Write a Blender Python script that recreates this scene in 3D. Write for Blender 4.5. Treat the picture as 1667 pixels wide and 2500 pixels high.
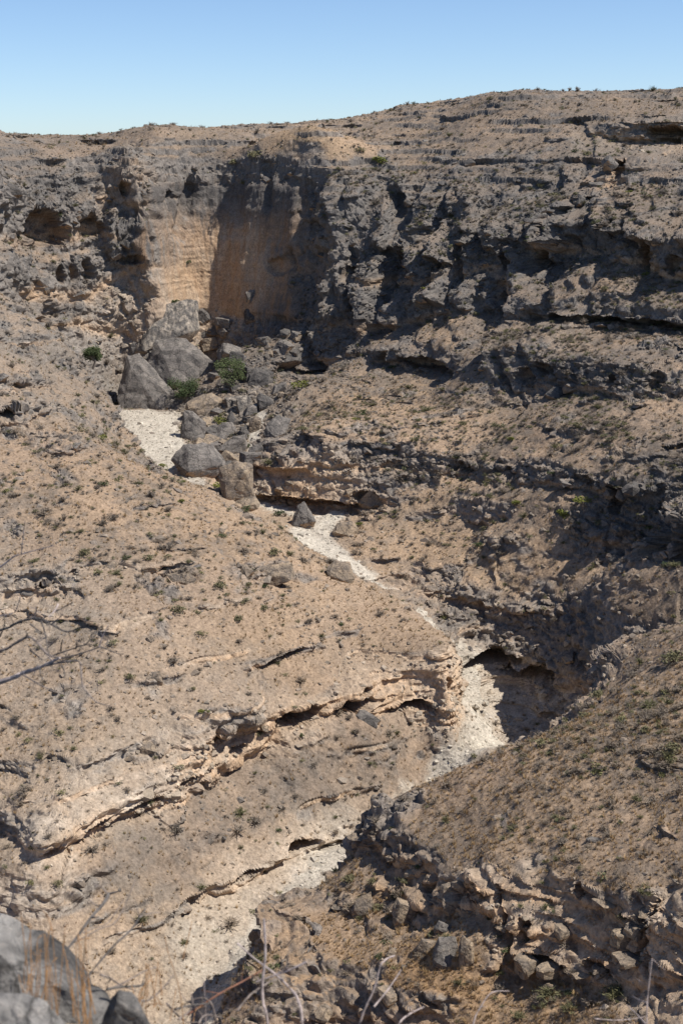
import bpy, bmesh, math, random
import numpy as np
from mathutils import Vector, Matrix, Quaternion
from mathutils.bvhtree import BVHTree

# ------------------------------------------------------------------ camera, sky, sun, exposure
scene = bpy.context.scene
for o in list(bpy.data.objects):
    bpy.data.objects.remove(o)
COL = scene.collection
R = math.radians
PITCH = R(14.0)
cam_d = bpy.data.cameras.new('camera')
cam = bpy.data.objects.new('camera', cam_d)
COL.objects.link(cam)
cam.location = (0, 0, 0)
cam.rotation_euler = (R(90) - PITCH, 0, 0)
cam_d.sensor_fit = 'VERTICAL'
cam_d.sensor_height = 36
cam_d.sensor_width = 24
cam_d.lens = 50
cam_d.clip_start = 0.05
cam_d.clip_end = 6000
cam_d.dof.use_dof = True
cam_d.dof.focus_distance = 260
cam_d.dof.aperture_fstop = 9.0
scene.camera = cam

SUN_EL = R(57)
SUN_AZ = R(103)             # clockwise from +Y (the view direction); 90 = from the right
sdir = Vector((math.cos(SUN_EL) * math.sin(SUN_AZ), math.cos(SUN_EL) * math.cos(SUN_AZ), math.sin(SUN_EL)))
sun_d = bpy.data.lights.new('sun', 'SUN')
sun_d.energy = 4.3
sun_d.angle = R(0.53)
sun_d.color = (1.0, 0.95, 0.87)
sun = bpy.data.objects.new('sun', sun_d)
COL.objects.link(sun)
sun.rotation_euler = (-sdir).to_track_quat('-Z', 'Y').to_euler()
sun.location = (60, -20, 120)

world = bpy.data.worlds.new('World')
scene.world = world
world.use_nodes = True
wn = world.node_tree
wn.nodes.clear()
sky = wn.nodes.new('ShaderNodeTexSky')
sky.sky_type = 'NISHITA'
sky.sun_disc = False
sky.sun_elevation = SUN_EL
sky.sun_rotation = SUN_AZ
sky.altitude = 1500
sky.air_density = 0.8
sky.dust_density = 1.0
sky.ozone_density = 4.5
bg = wn.nodes.new('ShaderNodeBackground')
bg.inputs['Strength'].default_value = 0.098
wo = wn.nodes.new('ShaderNodeOutputWorld')
wn.links.new(sky.outputs[0], bg.inputs[0])
wn.links.new(bg.outputs[0], wo.inputs[0])

scene.view_settings.view_transform = 'Standard'
scene.view_settings.look = 'None'
scene.view_settings.gamma = 1
scene.view_settings.exposure = 0.58
scene.view_settings.use_curve_mapping = False
scene.render.engine = 'CYCLES'

rng = np.random.default_rng(7)
random.seed(11)

# ------------------------------------------------------------------ noise in numpy
def _h(ix, iy, iz, seed):
    n = (ix.astype(np.uint32) * np.uint32(374761393) + iy.astype(np.uint32) * np.uint32(668265263)
         + iz.astype(np.uint32) * np.uint32(2147483647 - 918) + np.uint32((seed * 144665 + 1013) & 0xffffffff))
    n = (n ^ (n >> np.uint32(13))) * np.uint32(1274126177)
    n = (n ^ (n >> np.uint32(16))) * np.uint32(2246822519)
    n = n ^ (n >> np.uint32(15))
    return (n & np.uint32(0xffffff)).astype(np.float32) / np.float32(0xffffff)

def vnoise(x, y, z, seed=0):
    x = np.asarray(x, np.float32); y = np.asarray(y, np.float32); z = np.asarray(z, np.float32)
    fx = np.floor(x); fy = np.floor(y); fz = np.floor(z)
    tx = x - fx; ty = y - fy; tz = z - fz
    ix = fx.astype(np.int64); iy = fy.astype(np.int64); iz = fz.astype(np.int64)
    tx = tx * tx * (3 - 2 * tx); ty = ty * ty * (3 - 2 * ty); tz = tz * tz * (3 - 2 * tz)
    def g(a, b, c):
        return _h(ix + a, iy + b, iz + c, seed)
    x00 = g(0, 0, 0) * (1 - tx) + g(1, 0, 0) * tx
    x10 = g(0, 1, 0) * (1 - tx) + g(1, 1, 0) * tx
    x01 = g(0, 0, 1) * (1 - tx) + g(1, 0, 1) * tx
    x11 = g(0, 1, 1) * (1 - tx) + g(1, 1, 1) * tx
    return ((x00 * (1 - ty) + x10 * ty) * (1 - tz) + (x01 * (1 - ty) + x11 * ty) * tz) * 2 - 1

def fbm(x, y, z, octs=4, seed=0, gain=0.5):
    s = 0; a = 1.0; t = 0; f = 1.0
    for o in range(octs):
        s = s + a * vnoise(x * f + 17.3 * o, y * f - 9.1 * o, z * f + 4.7 * o, seed + o * 31)
        t += a; a *= gain; f *= 2.03
    return s / t * 1.4

def ridged(x, y, z, octs=4, seed=0, gain=0.55):
    s = 0; a = 1.0; t = 0; f = 1.0
    for o in range(octs):
        s = s + a * (1 - 2 * np.abs(vnoise(x * f + 7.3 * o, y * f - 3.1 * o, z * f + 14.7 * o, seed + o * 37)))
        t += a; a *= gain; f *= 2.07
    return s / t

def worley(x, y, z, seed=0, jit=0.9):
    """returns F1, F2, random value of nearest cell"""
    x = np.asarray(x, np.float32); y = np.asarray(y, np.float32); z = np.asarray(z, np.float32)
    ix = np.floor(x).astype(np.int64); iy = np.floor(y).astype(np.int64); iz = np.floor(z).astype(np.int64)
    f1 = np.full(x.shape, 9.0, np.float32); f2 = f1.copy(); cid = np.zeros(x.shape, np.float32)
    for a in (-1, 0, 1):
        for b in (-1, 0, 1):
            for c in (-1, 0, 1):
                cx = ix + a; cy = iy + b; cz = iz + c
                dx = cx + 0.5 + (_h(cx, cy, cz, seed) - 0.5) * jit - x
                dy = cy + 0.5 + (_h(cx, cy, cz, seed + 1) - 0.5) * jit - y
                dz = cz + 0.5 + (_h(cx, cy, cz, seed + 2) - 0.5) * jit - z
                d = (dx * dx + dy * dy + dz * dz).astype(np.float32)
                nearer = d < f1
                f2 = np.where(nearer, f1, np.minimum(f2, d))
                cid = np.where(nearer, _h(cx, cy, cz, seed + 5), cid)
                f1 = np.where(nearer, d, f1)
    return np.sqrt(f1), np.sqrt(f2), cid

def sstep(a, b, x):
    t = np.clip((x - a) / (b - a), 0, 1)
    return t * t * (3 - 2 * t)

# ------------------------------------------------------------------ survey: a photo point and its distance -> a place
F = 2352 / 36.0 * 50
CP, SP = math.cos(PITCH), math.sin(PITCH)
def ray(u, v):
    a = (u - 784.0) / F; b = -(v - 1176.0) / F
    return a, CP + b * SP, -SP + b * CP          # x, y, z of the ray
def at(u, v, Y):
    a, b, c = ray(u, v)
    return (a * Y / b, Y, c * Y / b)

SURVEY = []
def S(*pts):
    for p in pts:
        SURVEY.append(at(*p))
# dry river, from the pool under the headwall to the lower gorge
RIVER_PIX = [(340, 950, 330), (380, 1000, 305), (420, 1060, 285), (600, 1150, 267), (750, 1200, 255), (770, 1280, 243),
             (900, 1370, 231), (990, 1430, 225), (1090, 1530, 221), (1125, 1610, 213), (1165, 1700, 204)]
RIVER_PIX2 = [(790, 1990, 172), (680, 2060, 166), (600, 2130, 160.5), (540, 2230, 152), (480, 2330, 144.5), (430, 2480, 132)]
S(*RIVER_PIX); S(*RIVER_PIX2)
S((300, 945, 328), (400, 950, 328), (300, 965, 318), (350, 1030, 292), (410, 1000, 306), (580, 1040, 295))
SURVEY += [(13.0, 190.0, -89.0), (20, 197, -87.5), (6, 181, -90.3), (-29, 118, -98)]
# left wall and left spur
S((0, 2300, 143), (0, 2100, 152), (0, 1900, 162), (0, 1700, 172), (0, 1400, 194), (0, 1000, 235), (0, 800, 266), (0, 700, 284),
  (0, 600, 308), (0, 480, 315), (0, 400, 329), (0, 350, 352), (0, 305, 397))
S((200, 1880, 161), (200, 1700, 171), (200, 1400, 193), (200, 1100, 226), (200, 1000, 246), (100, 900, 256), (100, 800, 275),
  (200, 700, 346), (200, 600, 349), (200, 560, 351), (200, 470, 355), (200, 400, 361), (200, 350, 370), (200, 310, 403))
S((150, 780, 284), (235, 885, 288), (285, 968, 290), (330, 1080, 258), (190, 740, 345), (240, 850, 346), (290, 890, 351), (265, 942, 333), (300, 700, 354), (330, 470, 357), (330, 430, 360), (330, 400, 364))
S((420, 1085, 262), (520, 1155, 251), (640, 1205, 243), (700, 1250, 235), (740, 1305, 228), (580, 1180, 247), (900, 1412, 216), (970, 1454, 209.5), (1015, 1492, 203),
  (1030, 1560, 198), (1035, 1610, 198), (1110, 1716, 194))
S((400, 1400, 196), (600, 1400, 203), (400, 1200, 222), (600, 1300, 217), (400, 1600, 181), (600, 1600, 188), (800, 1600, 195),
  (800, 1500, 203), (600, 1690, 184), (850, 1640, 193), (400, 1790, 172), (600, 1850, 177), (800, 1780, 186), (1000, 1720, 195),
  (400, 1950, 166), (600, 1980, 170), (400, 2100, 158), (250, 2100, 155), (100, 1960, 155), (200, 2200, 149), (700, 1930, 176),
  (400, 2250, 150.5), (1000, 1640, 198), (920, 1500, 204))
SURVEY += [(-54, 312, -54), (-63, 318, -50)]
# near spur on the right
S((820, 1893, 158), (790, 2000, 158.5), (900, 1846, 158), (705, 2065, 154), (610, 2115, 150), (565, 2205, 143), (515, 2305, 137.5), (560, 2352, 133),
  (800, 2100, 146), (800, 2250, 135.5), (800, 2352, 130), (1000, 1785, 158), (1000, 1900, 149), (1000, 2000, 143), (1000, 2200, 131),
  (1000, 2352, 125), (1200, 2352, 122), (1200, 2250, 126), (1200, 2080, 130.5), (1200, 1900, 140), (1195, 1705, 158.5),
  (1400, 2352, 117), (1400, 2200, 122), (1400, 2050, 126), (1400, 1900, 135), (1400, 1700, 150), (1405, 1600, 166), (1345, 1640, 163), (1290, 1668, 160.5),
  (1568, 2352, 112), (1568, 2150, 118), (1568, 1900, 130), (1568, 1600, 157), (1568, 1450, 177), (1568, 1300, 203))
SURVEY += [(26, 181, -81), (41, 196, -83), (8, 168, -87), (34, 206, -87)]
# gorge wall and the right hand slopes
S((980, 1330, 238), (1130, 1372, 234), (1290, 1402, 226.5), (1390, 1450, 207), (1405, 1520, 190), (1290, 1605, 213.5), (1210, 1590, 217), (1140, 1525, 222.5), (1370, 1612, 197), (1200, 1388, 231),
  (1200, 1200, 240), (1000, 1200, 252), (850, 1250, 247), (1400, 1290, 216), (1200, 1070, 252), (1000, 1060, 262), (850, 1030, 268),
  (700, 1040, 271), (700, 1172, 262), (820, 1170, 259), (1400, 1110, 236), (1568, 1110, 228), (1500, 1240, 222), (1000, 930, 290),
  (1200, 930, 275), (1400, 900, 261), (1568, 900, 256), (800, 900, 305), (680, 900, 312), (850, 800, 325), (1000, 820, 312),
  (1150, 880, 284), (1150, 790, 296), (1400, 800, 278), (1568, 790, 270), (1220, 720, 305), (1400, 735, 292), (1560, 748, 282),
  (1000, 740, 320), (850, 740, 335), (720, 800, 340), (750, 640, 346),
  (1568, 600, 292), (1400, 600, 302), (1200, 600, 318), (1000, 600, 332), (850, 600, 345),
  (1568, 500, 304), (1400, 500, 316), (1200, 500, 332), (1000, 500, 345), (850, 500, 354), (750, 500, 354),
  (1568, 400, 322), (1400, 400, 332), (1200, 400, 347), (1000, 400, 360), (850, 400, 367))
# headwall and the boulder field
S((345, 705, 353), (395, 712, 362), (425, 717, 368.5), (455, 720, 374), (560, 720, 368.5), (640, 712, 362), (705, 697, 352),
  (340, 545, 359), (385, 520, 367), (415, 450, 376), (445, 402, 382), (580, 390, 378), (690, 396, 368), (640, 340, 392), (700, 330, 390),
  (430, 850, 350), (380, 800, 353), (340, 790, 351), (420, 750, 358), (320, 880, 345), (550, 900, 325), (550, 800, 345), (620, 950, 310), (480, 950, 318), (380, 900, 340), (650, 760, 348))
# plateau up to the skyline and beyond it
S((300, 303, 405), (500, 294, 415), (680, 288, 420), (800, 276, 432), (900, 250, 455), (950, 237, 470), (1040, 236, 455), (1100, 222, 410), (1180, 212, 395),
  (1290, 217, 400), (1380, 216, 402), (1568, 207, 398), (1000, 300, 398), (1200, 300, 370), (1400, 300, 356), (1568, 300, 348), (300, 350, 376),
  (780, 330, 396))
S((0, 309, 440), (200, 314, 445), (300, 308, 448), (500, 299, 455), (680, 293, 460), (800, 281, 470), (900, 255, 490), (1100, 226, 450), (1180, 217, 440), (1290, 221, 445), (1400, 220, 448), (1568, 212, 445))
for X, zz in ((-420, 3), (-200, 3), (-60, 3), (60, 9), (160, 9), (420, 9)):
    SURVEY += [(X, 640, zz), (X, 900, zz - 6)]
# off frame left and right, and the near wall below the viewpoint
for u, lst in ((-350, ((2300, 138), (2000, 152), (1700, 165), (1400, 184), (1000, 222), (800, 250), (700, 262), (600, 283), (480, 290), (400, 305), (305, 390))),
               (1900, ((2352, 100), (2150, 107), (1900, 118), (1600, 143), (1450, 160), (1300, 182), (1110, 215), (900, 243), (790, 258), (748, 270), (600, 280), (500, 292), (400, 310), (300, 340), (200, 398)))):
    S(*[(u, v, Y) for v, Y in lst])
for X in (-120, -60, 0, 60, 120):
    SURVEY += [(X, 70, -72 + abs(X) * 0.05), (X, 40, -50), (X, 18, -24), (X, 6, -8)]
SURVEY = np.array(SURVEY, np.float64)

# thin plate spline through the survey points
def tps_fit(P, lam):
    n = len(P); sc = 100.0
    X = P[:, :2] / sc
    d2 = ((X[:, None] - X[None]) ** 2).sum(-1)
    K = np.where(d2 > 0, 0.5 * d2 * np.log(np.maximum(d2, 1e-12)), 0)
    A = np.zeros((n + 3, n + 3)); A[:n, :n] = K + lam * np.eye(n)
    A[:n, n] = 1; A[:n, n + 1:] = X; A[n, :n] = 1; A[n + 1:, :n] = X.T
    b = np.zeros(n + 3); b[:n] = P[:, 2]
    return X, np.linalg.solve(A, b), sc
TX, TW, TS = tps_fit(SURVEY, 2e-5)
GX0, GX1, GY0, GY1, GD = -330.0, 330.0, 0.0, 760.0, 2.0
gx = np.arange(GX0, GX1 + GD, GD); gy = np.arange(GY0, GY1 + GD, GD)
HG = np.zeros((len(gy), len(gx)), np.float32)
for j, yy in enumerate(gy):
    d2 = ((gx[:, None] / TS - TX[None, :, 0]) ** 2 + (yy / TS - TX[None, :, 1]) ** 2)
    HG[j] = (0.5 * d2 * np.log(np.maximum(d2, 1e-12))) @ TW[:-3] + TW[-3] + TW[-2] * gx / TS + TW[-1] * yy / TS

def bicubic(G, x, y):
    fx = np.clip((x - GX0) / GD, 1.001, G.shape[1] - 2.01); fy = np.clip((y - GY0) / GD, 1.001, G.shape[0] - 2.01)
    ix = fx.astype(np.int64); iy = fy.astype(np.int64)
    tx = (fx - ix).astype(np.float32); ty = (fy - iy).astype(np.float32)
    def w(t):
        return (((-0.5 * t + 1) * t - 0.5) * t, (1.5 * t - 2.5) * t * t + 1, ((-1.5 * t + 2) * t + 0.5) * t, (0.5 * t - 0.5) * t * t)
    wx = w(tx); wy = w(ty); s = 0
    for b in range(4):
        r = 0
        for a in range(4):
            r = r + wx[a] * G[iy + b - 1, ix + a - 1]
        s = s + wy[b] * r
    return s
GRX = np.gradient(HG, GD, axis=1); GRY = np.gradient(HG, GD, axis=0)

def hit(u, v, y0=95.0, y1=520.0):
    """where the sight line through a photo point first meets the base ground"""
    a, b, c = ray(u, v)
    Y = np.arange(y0, y1, 0.25)
    g = bicubic(HG, a / b * Y, Y)
    k = np.argmax(c / b * Y < g)
    if not (c / b * Y < g).any():
        k = len(Y) - 1
    return np.array([a / b * Y[k], Y[k], g[k]])

# ------------------------------------------------------------------ canyon terrain: cliffs, caves, gullies on the surveyed base
# every cliff line: (u, v of its brow, v of its foot) along the photo, found on the ground by sight
CLIFFS = [
    [(-60, 465, 560), (0, 470, 562), (60, 480, 560), (130, 488, 556), (200, 485, 552), (262, 515, 560)],
    [(255, 432, 466), (330, 435, 466), (405, 440, 462)],
    [(80, 620, 682), (150, 604, 684), (220, 610, 700), (300, 590, 640), (345, 590, 625)],
    [(180, 690, 745), (240, 700, 765), (320, 715, 780)],
    [(-40, 882, 900), (0, 880, 900), (60, 876, 897), (115, 868, 890)],
    [(-40, 926, 966), (0, 928, 968), (95, 930, 962)],
    [(0, 775, 790), (80, 770, 786), (180, 730, 750)],
    [(100, 1000, 1040), (150, 1000, 1042), (210, 1010, 1036)],
    [(1205, 688, 728), (1300, 698, 738), (1400, 704, 748), (1560, 715, 758), (1700, 720, 770)],
    [(740, 690, 765), (850, 695, 752), (950, 690, 742), (1050, 690, 732)],
    [(840, 600, 650), (930, 590, 660), (1010, 560, 640)],
    [(1060, 560, 640), (1130, 545, 630), (1190, 560, 690)],
    [(1250, 500, 580), (1330, 500, 590), (1400, 510, 575)],
    [(1430, 530, 600), (1500, 560, 625), (1568, 570, 640), (1660, 580, 650)],
    [(1390, 370, 420), (1440, 375, 425)],
    [(855, 798, 832), (950, 803, 852), (1045, 815, 864)],
    [(1125, 825, 905), (1200, 800, 910), (1290, 830, 895), (1400, 850, 905), (1568, 850, 915), (1700, 850, 915)],
    [(700, 770, 840), (760, 775, 835), (820, 780, 815)],
    [(610, 1030, 1066), (720, 1025, 1070), (850, 1030, 1070), (1000, 1050, 1086), (1130, 1060, 1108), (1280, 1080, 1118), (1400, 1098, 1140)],
    [(590, 1080, 1168), (680, 1085, 1168), (770, 1100, 1174), (885, 1112, 1160)],
    [(940, 1310, 1345), (1010, 1340, 1440), (1080, 1370, 1492), (1180, 1400, 1562), (1290, 1412, 1602), (1385, 1450, 1612)],
    [(960, 1290, 1310), (1050, 1350, 1370), (1150, 1375, 1398), (1290, 1385, 1408)],
    [(100, 1930, 1980), (200, 1872, 1928), (300, 1828, 1884), (400, 1785, 1836), (480, 1715, 1806), (600, 1655, 1742), (640, 1636, 1672), (760, 1616, 1648), (880, 1596, 1642), (985, 1600, 1634)],
    [(640, 1640, 1656), (760, 1580, 1606), (830, 1565, 1596), (980, 1545, 1566)],
    [(470, 1630, 1690), (540, 1636, 1690), (590, 1650, 1690)],
    [(582, 1524, 1541), (640, 1507, 1526), (722, 1483, 1497)],
    [(435, 2060, 2078), (540, 2018, 2048), (600, 1983, 2014), (660, 1935, 1964), (730, 1928, 1960), (805, 1898, 1946)],
    [(365, 1320, 1340), (440, 1318, 1340)],
    [(562, 1308, 1348), (665, 1298, 1328)],
    [(20, 1335, 1375), (135, 1305, 1362)],
    [(812, 1905, 1950), (850, 1912, 1965), (960, 1945, 2005), (1010, 1960, 2004)],
    [(890, 1995, 2062), (960, 2010, 2088), (1080, 2030, 2104), (1170, 2058, 2108)],
    [(1140, 2098, 2150), (1280, 2105, 2162), (1400, 2140, 2192), (1480, 2085, 2150), (1568, 2080, 2150), (1610, 2080, 2150)],
    [(1165, 2172, 2240), (1280, 2182, 2248), (1400, 2204, 2264), (1480, 2180, 2264), (1568, 2180, 2256), (1610, 2180, 2256)],
    [(1090, 2008, 2044), (1200, 2020, 2066), (1340, 2038, 2088), (1425, 2058, 2126)],
    [(640, 2290, 2340), (700, 2270, 2350), (850, 2280, 2340), (1000, 2290, 2350)],
    [(660, 2100, 2124), (740, 2080, 2106), (800, 2062, 2086)],
    [(1400, 1112, 1246), (1480, 1130, 1282), (1568, 1140, 1292), (1640, 1140, 1290)],
    [(1380, 286, 306), (1470, 282, 322), (1568, 274, 332), (1650, 270, 330)],
    [(1060, 1130, 1180), (1110, 1150, 1205), (1150, 1150, 1190)],
]
# caves and undercuts: centre u, v, half width, half height in photo units, depth in metres
CAVES = [
    (105, 528, 62, 30, 7), (215, 530, 26, 22, 4), (20, 540, 22, 14, 3), (338, 449, 22, 13, 5), (285, 443, 14, 12, 3), (385, 452, 16, 8, 2.5),
    (62, 658, 14, 9, 3), (98, 655, 10, 12, 3), (135, 640, 12, 14, 3.5), (170, 635, 14, 20, 3.5), (212, 632, 18, 24, 4), (300, 606, 34, 9, 3),
    (60, 890, 34, 6, 2.2), (25, 945, 26, 7, 2.5), (120, 738, 22, 6, 2),
    (690, 1657, 70, 17, 8), (830, 1632, 66, 12, 6.5), (955, 1622, 40, 8, 4), (515, 1692, 46, 7, 3.5), (825, 1583, 18, 8, 3), (1040, 1582, 19, 15, 4),
    (560, 1730, 30, 5, 2.0), (340, 1853, 60, 6, 2.2), (240, 1905, 50, 6, 2.2), (130, 1972, 30, 6, 2.2), (440, 1795, 40, 4, 1.6), (990, 1637, 16, 5, 2),
    (655, 1510, 66, 5, 2.4), (690, 1946, 46, 10, 4), (580, 2012, 44, 5, 2.4), (405, 1330, 32, 5, 2),
    (720, 1163, 132, 6, 2.5), (840, 1150, 30, 12, 3), (1300, 738, 90, 8, 6), (1460, 748, 110, 8, 6), (1150, 1535, 40, 16, 7), (1225, 1560, 36, 22, 7), (1305, 1595, 52, 44, 12),
    (1180, 1620, 30, 34, 4), (1250, 2228, 60, 10, 4), (1360, 2240, 40, 12, 4.5), (1200, 2150, 20, 22, 1.8), (1105, 2060, 16, 12, 2.5), (975, 2055, 30, 16, 3), (905, 2052, 9, 18, 3),
    (1010, 612, 26, 14, 4), (1218, 606, 20, 24, 6), (1150, 600, 16, 16, 4), (915, 600, 18, 20, 4), (1050, 575, 12, 18, 3), (1280, 520, 15, 26, 4), (1530, 615, 24, 16, 4),
    (1465, 590, 18, 26, 4), (1400, 530, 10, 14, 3), (1525, 312, 48, 14, 6), (1415, 395, 18, 13, 3.5), (860, 830, 20, 12, 2.5), (960, 838, 70, 10, 4), (1250, 850, 40, 12, 3),
    (1200, 870, 24, 16, 3), (790, 640, 20, 12, 3), (1480, 1235, 60, 44, 9), (1555, 1250, 40, 40, 8), (1420, 1150, 20, 30, 4), (1050, 1080, 30, 10, 2), (1150, 1090, 30, 9, 2),
    (900, 1075, 26, 9, 2), (1340, 1105, 30, 8, 2), (1500, 880, 22, 14, 2.5), (1400, 880, 16, 14, 2.5), (815, 1935, 8, 22, 2.5), (840, 1935, 10, 30, 3), (1470, 2160, 10, 60, 3),
    (640, 620, 50, 14, 1.5), (110, 1348, 24, 5, 1.6), (170, 1318, 10, 3, 1), (1160, 2040, 12, 8, 2), (1330, 2050, 12, 12, 2),
]
# gullies running down the walls: points, half width in photo units, depth in metres
GULLIES = [
    ([(918, 455), (902, 530), (886, 610), (880, 690)], 11, 5.5), ([(1322, 290), (1340, 350), (1312, 470), (1292, 550), (1240, 640)], 14, 4.5),
    ([(1105, 540), (1085, 620), (1090, 720)], 12, 4.5), ([(800, 600), (760, 690)], 14, 5), ([(1000, 520), (975, 600), (960, 690)], 10, 3.5),
    ([(1196, 735), (1160, 820), (1138, 900)], 8, 3), ([(1440, 545), (1452, 620)], 10, 4), ([(440, 440), (425, 500), (412, 540)], 12, 5.5),
    ([(1180, 500), (1195, 560), (1200, 640)], 9, 3), ([(612, 400), (618, 470)], 9, 2.5), ([(690, 770), (705, 840)], 12, 5), ([(1270, 400), (1255, 500)], 12, 2.5),
    ([(1020, 1330), (990, 1420)], 9, 2), ([(1110, 1390), (1100, 1470)], 7, 1.6), ([(1330, 1430), (1320, 1520)], 12, 3), ([(640, 1180), (612, 1060)], 6, 2),
    ([(1150, 2070), (1160, 2230)], 8, 2.5), ([(1472, 2070), (1468, 2240)], 8, 2.2), ([(575, 1310), (568, 1350)], 5, 1.5), ([(785, 1490), (782, 1570)], 5, 1.2),
    ([(600, 1560), (590, 1700)], 6, 0.8), ([(700, 470), (690, 640)], 16, 3),
]
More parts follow.
